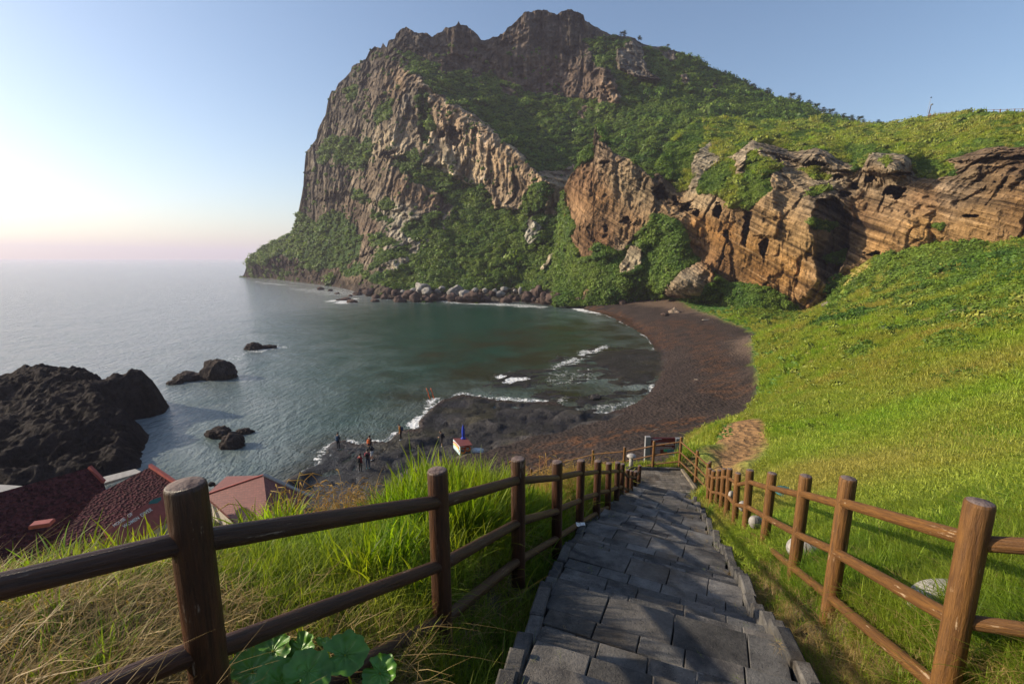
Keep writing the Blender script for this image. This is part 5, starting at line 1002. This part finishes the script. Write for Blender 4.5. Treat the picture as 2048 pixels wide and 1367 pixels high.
for i, (px, py, z, L, a, lab) in enumerate(((1413,640,2.3,2.6,.2,"bleached driftwood log on the upper beach"),(1243,629,.8,1.2,.5,"short pale driftwood piece near the far waterline"),(1392,764,1.,.6,-.6,"short pale stick on the dark sand at mid beach"),(1312,863,2.2,.5,.3,"small pale stick in the seaweed line near the sign"))):
    c = S(px, py, z); c.z = float(ground_z(np.array([c.x]), np.array([c.y]))[0])+.06; m = MB(); m.tube([Vector((math.cos(a)*u-0, math.sin(a)*u, .03*math.sin(u*4))) for u in np.linspace(-L/2, L/2, 5)], [L*.03, L*.05, L*.055, L*.045, L*.02], 7, wob=.1); meta(link("driftwood", m.mesh("driftwood", M_dw), None, c), lab, "driftwood", "driftwood on the beach")
# ================================================================ foliage prototypes
def quads_cloud(C, N, U, w, l):
    """leaf cards: centre C, normal-ish N, direction U"""
    U = U/np.linalg.norm(U, axis=1)[:, None]; T = np.cross(N, U); T /= np.linalg.norm(T, axis=1)[:, None]+1e-9
    w = w[:, None]; l = l[:, None]
    V = np.stack([C-U*l, C+T*w, C+U*l, C-T*w], 1).reshape(-1, 3); return V, np.arange(len(V)).reshape(-1, 4)
def bush_proto(name, mat, n, leaf, seed, lump=.35, flat_=.75, core=None):
    rg = np.random.default_rng(seed); d = rg.normal(size=(n, 3)); d[:, 2] = np.abs(d[:, 2])*1.0-.12; d /= np.linalg.norm(d, axis=1)[:, None]
    r = (1+fbm(d*2.1+seed, 3, seed)*lump*1.6)*rg.uniform(.72, 1.08, n); C = d*r[:, None]*np.array([1, 1, flat_])
    N = d+rg.normal(size=(n, 3))*.45; N /= np.linalg.norm(N, axis=1)[:, None]; U = np.cross(N, rg.normal(size=(n, 3)))
    V, F = quads_cloud(C, N, U, leaf*rg.uniform(.6, 1.1, n), leaf*rg.uniform(.9, 1.6, n))
    c = np.repeat(rg.uniform(.7, 1.3, n), 4)[:, None]*np.array([1., 1., 1.])
    Vc, Fc = ICO[2]; Vc = Vc*(1+fbm(Vc*2.1+seed, 3, seed)*lump*1.6)[:, None]*.8*np.array([1, 1, flat_])
    me = np_mesh(name, np.concatenate([V, Vc]), [F, Fc+len(V)], [mat], False, {"Col": np.concatenate([c, np.full((len(Vc), 3), .55)])}); return bpy.data.objects.new(name, me)
def blade_proto(name, mat, n, h, spread, w, seed, bend=.5, segs=4, tip=(1.1, 1., .8), lay=0., stalk=0.):
    """a tuft of curved grass blades"""
    rg = np.random.default_rng(seed); a = rg.uniform(0, 2*np.pi, n); rad = spread*np.sqrt(rg.uniform(0, 1, n)); base = np.c_[np.cos(a)*rad, np.sin(a)*rad, np.zeros(n)-.03*h]
    d = rg.uniform(0, 2*np.pi, n); D = np.c_[np.cos(d), np.sin(d), 0*d]*.75+base*np.array([1, 1, 0])/max(spread, .01)*.5; side = np.c_[-np.sin(d), np.cos(d), 0*d]
    H = h*rg.uniform(.5, 1.15, n); B = bend*rg.uniform(.3, 1.6, n); V = []; Cc = []; t0 = rg.uniform(.65, 1.35, n)
    for k in range(segs+1):
        u = k/segs; p = base+D*(H*B*u**1.8)[:, None]; p[:, 2] += H*(u-.5*np.clip(B, 0, 1.5)*u**2.4)*(1-lay)
        if lay: p += np.c_[fbm(np.c_[base[:, 0]*30, base[:, 1]*30, base[:, 0]*0+u*3], 2, seed), fbm(np.c_[base[:, 1]*30, base[:, 0]*30, base[:, 0]*0+u*3], 2, seed+4), 0*d]*h*.25*u
        ww = w*(1-u**2.2)*(.55+.45*min(1, u*4)) if k < segs else w*.04
        V.append(np.stack([p-side*ww, p+side*ww], 1)); Cc.append(np.repeat((t0*(.75+.35*u))[:, None, None]*(np.array([1., 1., 1.])*(1-u)+np.array(tip)*u)[None, None], 2, 1))
    V = np.stack(V, 1).reshape(-1, 3); Cc = np.stack(Cc, 1).reshape(-1, 3); m_ = (segs+1)*2
    F = np.concatenate([np.stack([b_+k*2+np.array([0, 1, 3, 2]) for k in range(segs)]) for b_ in np.arange(n)*m_])
    me = np_mesh(name, V, [F], [mat], True, {"Col": Cc}); return bpy.data.objects.new(name, me)
LM = leaf_mat
M_bush = LM("shrub_leaves", (.045, .11, .016), (.1, .19, .024), (.18, .25, .03), .32, .09)
M_bushlit = LM("pale_shrub_leaves", (.16, .24, .03), (.24, .3, .04), (.3, .3, .06), .3, .1)
M_gr = LM("grass_green", (.1, .24, .02), (.2, .34, .03), (.32, .36, .05), .5, .35)
M_gr2 = LM("grass_lawn", (.23, .4, .035), (.33, .46, .05), (.44, .38, .11), .42, .1)
M_dry = LM("grass_dry", (.36, .26, .12), (.5, .36, .17), (.3, .24, .1), .35, .5)
M_reed = LM("broad_grass", (.1, .24, .015), (.19, .33, .025), (.27, .33, .04), .55, .6)
M_gold = LM("golden_grass", (.42, .27, .08), (.5, .33, .1), (.32, .25, .07), .45, .5)
def library(name, objs):
    c = bpy.data.collections.new(name)
    for o_ in objs: c.objects.link(o_)
    return c
def scatter(name, P, rz, sc, idx, lib, tilt=None, sz=None, parent=None):
    n = len(P); me = bpy.data.meshes.new(name); me.vertices.add(n); me.vertices.foreach_set("co", np.asarray(P, np.float32).ravel())
    rot = np.c_[(tilt if tilt is not None else np.zeros((n, 2))), rz].astype(np.float32); s3 = (np.c_[sc, sc, sc*(sz if sz is not None else 1)]).astype(np.float32)
    a = me.attributes.new("rot", 'FLOAT_VECTOR', 'POINT'); a.data.foreach_set("vector", rot.ravel())
    a = me.attributes.new("scl", 'FLOAT_VECTOR', 'POINT'); a.data.foreach_set("vector", s3.ravel())
    a = me.attributes.new("idx", 'INT', 'POINT'); a.data.foreach_set("value", np.asarray(idx, np.int32))
    ng = bpy.data.node_groups.new(name, 'GeometryNodeTree'); ng.interface.new_socket("Geometry", in_out='INPUT', socket_type='NodeSocketGeometry'); ng.interface.new_socket("Geometry", in_out='OUTPUT', socket_type='NodeSocketGeometry')
    N = ng.nodes; gi = N.new("NodeGroupInput"); go = N.new("NodeGroupOutput"); ci = N.new("GeometryNodeCollectionInfo"); ci.inputs[0].default_value = lib; ci.inputs["Separate Children"].default_value = True
    ip = N.new("GeometryNodeInstanceOnPoints"); ip.inputs["Pick Instance"].default_value = True
    def at(nm, ty):
        q = N.new("GeometryNodeInputNamedAttribute"); q.data_type = ty; q.inputs[0].default_value = nm; return q.outputs[0]
    Lk = ng.links.new; Lk(gi.outputs[0], ip.inputs["Points"]); Lk(ci.outputs[0], ip.inputs["Instance"]); Lk(at("idx", 'INT'), ip.inputs["Instance Index"]); Lk(at("scl", 'FLOAT_VECTOR'), ip.inputs["Scale"])
    er = N.new("FunctionNodeEulerToRotation"); Lk(at("rot", 'FLOAT_VECTOR'), er.inputs[0]); Lk(er.outputs[0], ip.inputs["Rotation"]); Lk(ip.outputs[0], go.inputs[0])
    o_ = link(name, me, parent); md = o_.modifiers.new("scatter", 'NODES'); md.node_group = ng; return meta(o_, kind='stuff')
bushes = library("shrub_forms", [bush_proto("shrub_form", M_bush, 150, .12, 5), bush_proto("shrub_form", M_bush, 130, .13, 15, .5), bush_proto("shrub_form", M_bush, 120, .14, 25, .45, .9)])
litb = library("pale_shrub_forms", [bush_proto("pale_shrub_form", M_bushlit, 130, .12, 6, .4, .7), bush_proto("pale_shrub_form", M_bushlit, 120, .13, 16, .5, .6)])
grs = library("grass_forms", [blade_proto("grass_form", M_gr, 46, .32, .13, .0042, 1, .7), blade_proto("grass_form", M_gr, 40, .26, .15, .0040, 2, 1.0), blade_proto("grass_form", M_dry, 34, .2, .14, .0026, 3, 1.3)])
lawn = library("lawn_forms", [blade_proto("lawn_form", M_gr2, 40, .16, .26, .009, 4, .9, 2), blade_proto("lawn_form", M_gr2, 38, .13, .28, .010, 5, 1.2, 2), blade_proto("lawn_form", M_gr, 30, .18, .24, .009, 6, .8, 2)])
wild = library("rough_grass_forms", [blade_proto("rough_grass_form", M_gr2, 60, .6, .5, .03, 7, .9, 3), blade_proto("rough_grass_form", M_gr, 60, .5, .5, .03, 8, 1.1, 3), bush_proto("rough_grass_form", M_bushlit, 90, .12, 9, .5, .5)])
strawl = library("straw_forms", [blade_proto("straw_form", M_dry, 26, .34, .2, .0042, 10, 1.2, 6, lay=.4), blade_proto("straw_form", M_dry, 24, .4, .22, .0036, 11, 1.5, 6, lay=.55), blade_proto("straw_form", M_gr, 22, .4, .16, .0035, 12, .9, 5)])
reeds = library("reed_forms", [blade_proto("reed_form", M_reed, 26, .95, .2, .0125, 13, .38, 6, (1.2, 1., .6)), blade_proto("reed_form", M_reed, 22, .8, .2, .0135, 14, .6, 6, (1.25, 1., .5)), blade_proto("reed_form", M_reed, 24, .65, .22, .011, 17, .9, 6, (1.1, 1., .7))])
def plume_proto(name, seed):
    rg = random.Random(seed); m = MB()
    for k in range(9):
        a = rg.uniform(0, 6.28); h = rg.uniform(.6, .95); b_ = rg.uniform(.1, .35); x0 = rg.uniform(-.1, .1); y0 = rg.uniform(-.1, .1)
        pts = [Vector((x0+math.cos(a)*b_*u**2*1.2, y0+math.sin(a)*b_*u**2*1.2, h*(u-.25*u**5))) for u in np.linspace(0, 1.1, 8)]; m.tube(pts, [.0022]*6+[.006, .003], 4, col=(1, 1, 1))
    return bpy.data.objects.new(name, m.mesh(name, M_gold))
gold = library("plume_forms", [plume_proto("plume_form", 1), plume_proto("plume_form", 2), blade_proto("plume_form", M_gold, 26, .5, .16, .0028, 19, 1.2, 5)])
rg = np.random.default_rng(77)
def on_relief(P, PX, PY, veg, n, pxsize, dens=None, extra=0., thr=.5):
    k = rg.choice(np.where(veg > thr)[0], n); Q = P[k]; sc = Q[:, 1]/FPX*pxsize*np.exp(rg.normal(0, .42, n))*.94; keep = np.ones(n, bool) if dens is None else dens(PX[k], PY[k], Q)
    return Q[keep], sc[keep], PX[k][keep], PY[k][keep]
# mountain shrubs
Q, s_, qx, qy = on_relief(A_P, A_PX, A_PY, A_V, 30000, 4.2, thr=.45)
vis = (qy < 622) & ~((qx < 722) & (qy > 415) & (rg.uniform(size=len(qx)) < .5))
ridge = (qx > 1380) & (qy < 262); s_ = s_*np.where(ridge, 1.25, 1)*np.where((qy > 420) & (qx > 720), 1.25, 1)
Q = Q+np.c_[0*s_, 0*s_, -s_*.25]
scatter("shrubs", Q[vis], rg.uniform(0, 6.28, vis.sum()), s_[vis], rg.integers(0, 3, vis.sum()), bushes, rg.normal(0, .25, (vis.sum(), 2)), rg.uniform(.7, 1.15, vis.sum()))
# scattered tufts on the bare mountain faces
k = rg.choice(np.where((A_V < .4) & (fbm(A_P/6., 3, 611) > .22) & (A_PY > 90) & (A_PX < 1180))[0], 900); Q = A_P[k]; s_ = Q[:, 1]/FPX*2.6*np.exp(rg.normal(0, .35, len(k)))
scatter("ledge_plants", Q, rg.uniform(0, 6.28, len(k)), s_, rg.integers(0, 3, len(k)), bushes, rg.normal(0, .3, (len(k), 2)))
# tuff cliff: dark bushes below, pale grassy plateau above
dark = lambda x, y: ((y > 425) & (x < 1640)) | (x < 1345) & (y < 425) | ((fbm(A2(x/28., y/7.), 3, 621) > .2) & (y < 420)) | ((x > 1648) & (y > 425)) | (sdist([(1690,288),(1745,290),(1770,300),(1740,304),(1715,335),(1690,310)], x, y) > 0) | (sdist([(1822,322),(1860,320),(1905,338),(1860,350),(1835,350)], x, y) > 0) | (sdist([(1330,300),(1395,240),(1420,250),(1380,330),(1350,360),(1310,345)], x, y) > 0) | (sdist([(1395,385),(1400,350),(1450,320),(1470,355),(1440,385)], x, y) > 0) | (sdist([(1475,400),(1490,345),(1540,350),(1545,375),(1500,415)], x, y) > 0)
Q, s_, qx, qy = on_relief(B_P, B_PX, B_PY, B_V, 42000, 4.0, thr=.5); dk = dark(qx, qy)
cov = ~((qx > 1440) & (qy > 575)) | (fbm(A2(qx/20., qy/10.), 2, 623) > -.15)
m_ = dk & cov; Qd = Q[m_]+np.c_[s_[m_]*0, s_[m_]*0, -s_[m_]*.3]; sz_ = s_[m_]*np.where((qy[m_] > 425) | (qx[m_] < 1340), 1.15, .8)
scatter("cliff_shrubs", Qd, rg.uniform(0, 6.28, m_.sum()), sz_, rg.integers(0, 3, m_.sum()), bushes, rg.normal(0, .25, (m_.sum(), 2)))
m_ = ~dk & (rg.uniform(size=len(dk)) < .8); scatter("plateau_grass", Q[m_], rg.uniform(0, 6.28, m_.sum()), s_[m_]*1.5, rg.choice([0, 1, 2], m_.sum(), p=[.6, .22, .18]), wild, np.c_[rg.normal(0, .2, m_.sum()), np.full(m_.sum(), .35)])
# ---- grass and shrubs on the ground sheet
def on_ground(n, thr_, rr_, pr=1.):
    """points with even density on screen: uniform in bearing and in log distance"""
    a = rg.uniform(R(thr_[0]), R(thr_[1]), n); r = np.exp(rg.uniform(math.log(rr_[0]), math.log(rr_[1]), n)) if pr == 1 else np.sqrt(rg.uniform(rr_[0]**2, rr_[1]**2, n))
    x = r*np.sin(a); y = r*np.cos(a); return x, y, r
def plant(name, x, y, keep, lib, sc, idx, tilt=.12, sz=None, lean=0., dz=0.):
    x = x[keep]; y = y[keep]; n = len(x); sc = np.broadcast_to(sc, keep.shape)[keep] if np.ndim(sc) else np.full(n, float(sc)); sc = sc*np.exp(rg.normal(0, .2, n)); idx = idx[keep] if np.ndim(idx) else np.full(n, idx)
    z = ground_z(x, y); t = rg.normal(0, tilt, (n, 2)); t[:, 1] += lean
    return scatter(name, np.c_[x, y, z+dz*sc], rg.uniform(0, 6.28, n) if not lean else rg.uniform(-.6, .6, n), sc, idx, lib, t, sz)
PRa = [(p.x, p.y) for p in PR]; PLa = [(p.x, p.y) for p in PL]
def zones(x, y):
    r = np.hypot(x, y); st = stair_near(x, y); st = np.where(y < 20.9, st, 9); st = np.where((x > 5) & (x < 8) & (y > 17.6) & (y < 21), 0, st)
    f = np.maximum(r/50, .5); bd = -sdist(BEACH, x, y)/f; return r, st, bd, sdist(LAND, x, y), sdist(DIRT, x, y)
def bushy(x, y): return sst(.15, .4, fbm(np.c_[x/9.+y/16., y/5.5, x*0], 4, 641)+sst(40, 80, np.hypot(x, y))*.1+sst(13, 17, CAMZ-1-np.abs(np.interp(0, [0], [0]))+0*x)*0)
def box_pts(n, poly):
    p = np.array(poly); lo = p.min(0); hi = p.max(0); q = rg.uniform(lo, hi, (n*3, 2)); q = q[sdist(poly, q[:, 0], q[:, 1]) > 0][:n]; return q[:, 0], q[:, 1]
# near, right of the steps
x, y, r = on_ground(26000, (-5, 62), (1.3, 9)); r, st, bd, ld_, dd = zones(x, y); side = x > np.interp(y, [p.y for p in STC], [p.x for p in STC])
keep = side & (st > np.where(y < 7, 1.1, 1.26)) & (dd < 0); dryp = sst(1.9, 1.35, st)*.75
plant("grass", x, y, keep, grs, .62*(1-.35*sst(1.6, 1.2, st)), np.where(rg.uniform(size=len(x)) < .08+dryp, 2, rg.integers(0, 2, len(x))))
x, y, r = on_ground(52000, (8, 62), (7, 42)); r, st, bd, ld_, dd = zones(x, y); side = x > np.interp(y, [p.y for p in STC], [p.x for p in STC])
keep = side & (st > 1.35) & (dd < -.2) & (bd > .3) & (rg.uniform(size=len(x)) < np.where((fbm(A2(x/1.5, y/1.5), 3, 651) > -.05), 1, .55))
plant("lawn_grass", x, y, keep, lawn, np.clip(r/16, .75, 2.1)*.8, np.where(fbm(A2(x/4., y/4.), 3, 653)+rg.normal(0, .15, len(x)) > .28, 2, rg.integers(0, 2, len(x))))
x, y, r = on_ground(42000, (8, 62), (24, 150)); r, st, bd, ld_, dd = zones(x, y)
bz = fbm(np.c_[(x+y*.3)/9., y/5., x*0], 4, 641)-.24+.5*sst(45, 85, r)*sst(.42, .68, np.arctan2(x, y)); keep = (bd > .1) & (dd < -.2) & (bz < .34)
plant("hillside_grass", x, y, keep, wild, np.clip(r/85, .3, 1.1), rg.choice([0, 1, 2], len(x), p=[.9, .08, .02]), .2, lean=.4)
zq = ground_z(x, y); dpy = y*CP-(zq-CAMZ)*SP; qpx = 1024+FPX*x/dpy; qpy = 683.5-FPX*(y*SP+(zq-CAMZ)*CP)/dpy; inS = np.zeros(len(x), bool); jn = fbm(A2(x/2.5, y/2.5), 3, 647)*14
for pl_ in ([(1740,520),(1790,498),(1850,492),(2048,486),(2080,610),(2000,605),(1960,562),(1900,545),(1850,568),(1800,558),(1765,545)],[(1870,640),(1900,610),(1960,580),(2060,570),(2060,645),(1960,660),(1935,650),(1900,645)],[(1835,712),(1870,680),(1920,665),(1955,690),(1900,710)],[(1695,712),(1730,690),(1760,700),(1735,712)],[(1650,600),(1680,556),(1712,580),(1672,630)],[(1785,606),(1810,588),(1822,602),(1795,612)],[(1940,700),(1990,690),(2010,705),(1960,712)],[(1400,600),(1430,578),(1520,582),(1590,612),(1600,640),(1530,640)],[(1690,560),(1740,545),(1760,560),(1710,580)],[(1880,760),(1950,735),(1960,750),(1890,772)]): inS |= sdist(pl_, qpx, qpy)+jn > 0
keep = (bd > 1.2) & (dd < -2) & (inS | (bz > .42) & (bd > 3)) & (rg.uniform(size=len(x)) < .85)
plant("hillside_shrubs", x, y, keep, bushes, np.clip(r/95, .3, 1.2)*1.0, rg.integers(0, 3, len(x)), .3, .8, dz=-.15)
keep = (bd > 1.5) & (dd < -1) & (bz > .12) & (bz < .36) & (rg.uniform(size=len(x)) < .3)
plant("hillside_pale_shrubs", x, y, keep, litb, np.clip(r/110, .25, 1.)*.7, rg.integers(0, 2, len(x)), .3, .7, dz=-.1)
x, y, r = on_ground(26000, (15, 60), (26, 170)); r, st, bd, ld_, dd = zones(x, y); keep = (bd > -.1) & (bd < 3.4) & (x > 6)
M_edge = LM('low_beach_plants', (.07, .2, .03), (.12, .3, .05), (.17, .34, .06), .3, .2); edg = library('edge_forms', [bush_proto('edge_form', M_edge, 90, .1, 41, .4, .5), bush_proto('edge_form', M_edge, 80, .12, 42, .5, .5)])
plant("beach_edge_plants", x, y, keep, edg, np.clip(r/140, .18, 1.)*.5, rg.integers(0, 2, len(x)), .3, .5)
# left bank
x, y, r = on_ground(30000, (-125, 35), (1.0, 22)); r, st, bd, ld_, dd = zones(x, y); side = x < np.interp(y, [p.y for p in STC], [p.x for p in STC])
zg = ground_z(x, y); nn_ = fbm(A2(x/1.2, y/1.2), 3, 661); strz = .08+.85*sst(-.25, .25, nn_+1.1*sst(2.2, .9, np.hypot(x+2.2, y-1.3))-.5+.35*sst(1.8, 1.2, st))
keep = side & (st > np.where(y < 7, 1.1, 1.26)) & (ld_ > 1) & ((zg > 4) | (r < 12)); isd = rg.uniform(size=len(x)) < strz
crest = sst(2., 5., r)
k1 = keep & isd & (r < 9); ok = np.hypot(x+.86, y-1.95) > .42; k1 &= ok & (rg.uniform(size=len(x)) < .55); keep &= ok
plant("straw", x, y, k1, strawl, .62+.1*crest, rg.integers(0, 2, len(x)), .25)
k2 = keep & ~isd; k2 &= ok; plant("bank_grass", x, y, k2, grs, .6+.12*crest-.25*sst(1.9, 1.3, st), np.where(rg.uniform(size=len(x)) < .12, 2, rg.integers(0, 2, len(x))), .2)
x, y = box_pts(2600, [(-1.2,1.2),(.1,1.2),(1.0,5),(3.6,12),(6,18.4),(4.6,18.6),(1.6,12),(-.4,6)]); st = stair_near(x, y); sdl = x < np.interp(y, [p.y for p in STC], [p.x for p in STC]); lim_ = np.where(y < 5, 1.02, 1.22)
keep = sdl & (st > lim_) & (st < lim_+.5) & (np.hypot(x+.86, y-1.95) > .42); plant("kerb_side_grass", x, y, keep, grs, 1.05, rg.choice([0, 1, 2], len(x), p=[.5, .3, .2]), .25)
# straw and weeds caught in the joints of the steps
sl_ = np.array(SLABS); k = rg.choice(len(sl_), 420); q = sl_[k]; ex = rg.uniform(-.5, .5, (len(k), 2)); edge = rg.uniform(size=len(k)) < .6; ex[edge, 1] = .48*np.sign(ex[edge, 1])
stc = np.array([ldist([tuple(p) for p in STC], q[i:i+1, 0], q[i:i+1, 1])[0] for i in range(len(q))]); w_ = (stc > .55) | (rg.uniform(size=len(q)) < .2); q = q[w_]; ex = ex[w_]
scatter("step_litter", np.c_[q[:, 0]+ex[:, 0]*q[:, 3], q[:, 1]+ex[:, 1]*q[:, 4], q[:, 2]+.055], rg.uniform(0, 6.28, len(q)), rg.uniform(.06, .2, len(q)), rg.choice([0, 1, 2], len(q), p=[.45, .35, .2]), strawl, rg.normal(0, .5, (len(q), 2)), rg.uniform(.2, .6, len(q)))
# tall broad grass behind the left fence
x, y = box_pts(620, [(-1.5,5.2),(-.7,4.5),(-.25,4.7),(.05,6),(.2,7.4),(-.2,8.2),(-1.2,7.4)])
plant("tall_reed_grass", x, y, np.ones(len(x), bool), reeds, .66, rg.choice([0, 1, 2], len(x), p=[.5, .3, .2]), .13)
x, y = box_pts(420, [(-5.5,3.2),(-3.4,2.9),(-2.2,4.2),(-2.6,5.5),(-4.5,5.2),(-6,4.2)]); plant("bank_reed_grass", x, y, np.ones(len(x), bool), reeds, .6, rg.choice([1, 2], len(x)), .2)
x, y = box_pts(900, [(-.75,3.1),(-.15,4.6),(.45,6.3),(1.05,8),(2.2,11),(3.2,13.8),(2.6,14),(1.6,11.4),(.5,8.8),(-.5,6.8),(-1.1,5.),(-1.3,3.3)]); plant("fence_foot_grass", x, y, np.ones(len(x), bool), reeds, .56, rg.choice([1, 2], len(x)), .2)
x, y = box_pts(560, [(-7,4.2),(-4,4.9),(-2.0,5.6),(-2.2,8.6),(-3.6,8.4),(-7.5,6.4)]); plant("golden_grass", x, y, np.ones(len(x), bool), gold, .95, rg.integers(0, 3, len(x)), .18)
x, y = box_pts(420, [(.6,7.6),(1.3,9),(2.8,13),(4.6,18),(3.6,19),(1.6,14),(.2,10)]); plant("fence_golden_grass", x, y, np.ones(len(x), bool), gold, .75, rg.integers(0, 3, len(x)), .18)
x, y, r = on_ground(9000, (2, 24), (17, 27)); r, st, bd, ld_, dd = zones(x, y); keep = (st > 1.4) & (dd < 0) & (bd > 0)
plant("landing_grass", x, y, keep, lawn, 1.2, rg.integers(0, 3, len(x)), .2, 1.5)
# broad-leaved plant in the corner
M_leaf = MT("big_green_leaf"); lv = M_leaf.n("TexCoord").outputs["UV"]
ln1 = M_leaf.noise(40, 4, M_leaf.pos(), .7); M_leaf.fin(M_leaf.mix(M_leaf.rng(ln1, .66, .72), M_leaf.mix(M_leaf.rng(M_leaf.attr("vein"), 0, 1), M_leaf.mix(M_leaf.rng(M_leaf.noise(9, 3), .3, .7), (.04, .12, .01), (.1, .25, .018)), (.16, .32, .07)), (.2, .13, .05)), .42, M_leaf.bump(M_leaf.attr("vein"), .004), spec=.5); M_leaf = M_leaf.m
t = thing("broad_leaf_plant", W(610, 1330, 1.95)-Vector((0, 0, .25)), "low plant with large round shiny veined leaves behind the nearest left fence rails", "plant"); o = t.location
for i, (px, py, Y, rad, rx, ry, rz) in enumerate(((690,1308,2.0,.1,.55,.1,.3),(615,1345,1.85,.1,.45,-.15,1.2),(505,1340,1.9,.1,.4,-.3,2.2),(600,1300,2.15,.085,.5,.2,-1.),(545,1300,2.15,.09,.45,-.2,.4),(760,1345,1.9,.075,.5,.25,-.4),(655,1290,2.2,.07,.4,.3,2.),(560,1365,1.8,.1,.4,0,.8),(485,1305,2.2,.07,.4,.3,1.7))):
    nr, na = 12, 44; rr1, aa = np.meshgrid(np.linspace(0, 1, nr), np.linspace(0, 2*np.pi, na)); a = aa.ravel(); q = rr1.ravel()
    lobed = 1+.05*np.cos(9*a+i)+.02*np.cos(23*a)+.05*np.cos(2*a+i*2.)+.03*np.cos(5*a+i)-.62*np.exp(-((a-np.pi)/.16)**2)*1.
    x_ = q*rad*lobed*np.cos(a); y_ = q*rad*lobed*np.sin(a); z_ = rad*(.22*q**2+.05*q*np.cos(9*a)-.04*np.cos(a)*q)+fbm(np.c_[x_*24, y_*24, 0*x_+i], 3, i)*.016
    vein = np.clip(1-np.abs(((a*9/(2*np.pi)+.5) % 1)-.5)*2*(.25+q)*5., 0, 1)*np.clip(1.1-q, 0, 1)
    lf = link("leaf", np_mesh("leaf", np.c_[x_, y_, z_], [grid_faces(na, nr)], [M_leaf], True, {"vein": vein}), t, W(px, py, Y)-o, (rx, ry, rz))
    m = MB(); m.tube([Vector((0, 0, 0)), Vector((0, .02, -.12)), Vector((.02, .05, -.3))], .004, 6); st_ = m.build("stalk", M_gr, t); st_.location = lf.location
t0 = W(75,1075,3.0)
# ================================================================ wind-bent trees along the skyline
M_bark = flat("grey_bark", (.12, .09, .07), .9, .02, 6); M_need = LM("pine_foliage", (.014, .032, .012), (.025, .05, .016), (.03, .055, .02), .2, .05)
def tree_meshes(seed):
    rn = random.Random(seed); rgn = np.random.default_rng(seed); m = MB(); tips = []
    trunk = [Vector((0, 0, -.6)), Vector((.06, 0, .8)), Vector((.2, .05, 1.7)), Vector((.45, .05, 2.6)), Vector((.75, 0, 3.3))]; m.tube(trunk, [.17, .13, .1, .07, .03], 8)
    for k in range(11):
        u = rn.uniform(.35, 1); i0 = min(3, int(u*4)); b = trunk[i0].lerp(trunk[i0+1], u*4-i0); a = rn.uniform(0, 6.28); L = rn.uniform(.8, 1.5)*(1.15-.5*u); e = b+Vector((math.cos(a)*L+.45, math.sin(a)*L, rn.uniform(.05, .5))); m.tube([b, b.lerp(e, .5)+Vector((0, 0, .12)), e], [.045, .03, .012], 5); tips += [e, b.lerp(e, .6)]
    tips += [trunk[-1], trunk[-2]]; C = []
    for t_ in tips:
        n = 46; C.append(np.array(t_)+rgn.normal(size=(n, 3))*np.array([.34, .3, .17]))
    C = np.concatenate(C); N = rgn.normal(size=C.shape)+np.array([0, 0, .8]); N /= np.linalg.norm(N, axis=1)[:, None]; V, F = quads_cloud(C, N, np.cross(N, rgn.normal(size=C.shape)), rgn.uniform(.03, .06, len(C)), rgn.uniform(.1, .2, len(C)))
    return m.mesh("trunk", M_bark), np_mesh("crown", V, F, [M_need], False, {"Col": np.repeat(rgn.uniform(.7, 1.3, len(C)), 4)[:, None]*np.ones(3)})
TM = [tree_meshes(s) for s in (3, 8, 21)]
TR = [(1530,193,330,12),(1578,203,324,12),(1594,207,322,11),(1612,217,318,12),(1626,225,314,13),(1641,231,310,12),(1655,236,306,13),(1668,240,303,11),(1684,244,298,13),(1699,247,280,12),(1713,249,270,12),(1724,250,265,9),(1752,252,250,10),(1760,252,246,7),(1777,251,240,7),(1790,250,236,6),(1808,248,232,7),(1818,246,225,5),(1240,75,352,8),(1247,75,352,9),(1276,84,352,9),(1333,97,351,6),(1448,152,344,8),(1486,172,340,10),(1500,180,337,9),(1507,182,336,9),(1690,246,290,10),(1634,230,312,10),(1706,250,275,9),(1840,242,210,5)]
def tl(px): return "on the grassy skyline left of the two small boards" if px > 1770 else "standing alone where the skyline meets the plateau" if px > 1735 else "at the low end of the wooded ridge" if px > 1660 else "on the wooded ridge descending to the right" if px > 1560 else "near the middle of the descending ridge" if px > 1400 else "on the rocky ridge just right of the summit"
szn = lambda h: "tiny" if h < 6.5 else "small" if h < 9 else "medium" if h < 11.5 else "taller"
cnt = {}; items = []
for i, (px, py, Y, h) in enumerate(sorted(TR)):
    p = W(px, py, Y); hh = h*Y/FPX*1.35; lab = f"{szn(h)} dark wind-bent pine {tl(px)}"
    t = thing("pine_tree", p-Vector((0, 0, .5)), lab, "tree", "wind-bent pines on the skyline", (0, 0, random.uniform(-.5, .5))); t.scale = (hh/3.6,)*3; cnt.setdefault(lab, []).append(t)
    a, b = TM[i % 3]; link("trunk", a, t); link("crown", b, t)
for lab, l_ in cnt.items():
    if len(l_) > 1:
        ws = {2: ["left", "right"], 3: ["left", "middle", "right"], 4: ["leftmost", "second", "third", "rightmost"]}.get(len(l_), ["leftmost", "second", "third", "fourth", "fifth", "sixth", "rightmost"])
        for o_, w_ in zip(l_, ws): o_['label'] = w_+" "+lab
# ================================================================ sea haze
def haze():
    m = bpy.data.materials.new("haze"); m.use_nodes = True; t = m.node_tree; t.nodes.remove(t.nodes["Principled BSDF"]); v = t.nodes.new("ShaderNodeVolumePrincipled"); v.inputs["Density"].default_value = HAZE_D; v.inputs["Color"].default_value = (.8, .77, .95, 1); v.inputs["Anisotropy"].default_value = .2
    t.links.new(v.outputs[0], t.nodes["Material Output"].inputs["Volume"])
    b = MB(); b.box((1000, 5000, 103), (17000, 17000, 214)); o_ = b.build("haze", m, None, False); meta(o_, kind='stuff'); return o_
HAZE_D = 2.0e-4
haze()
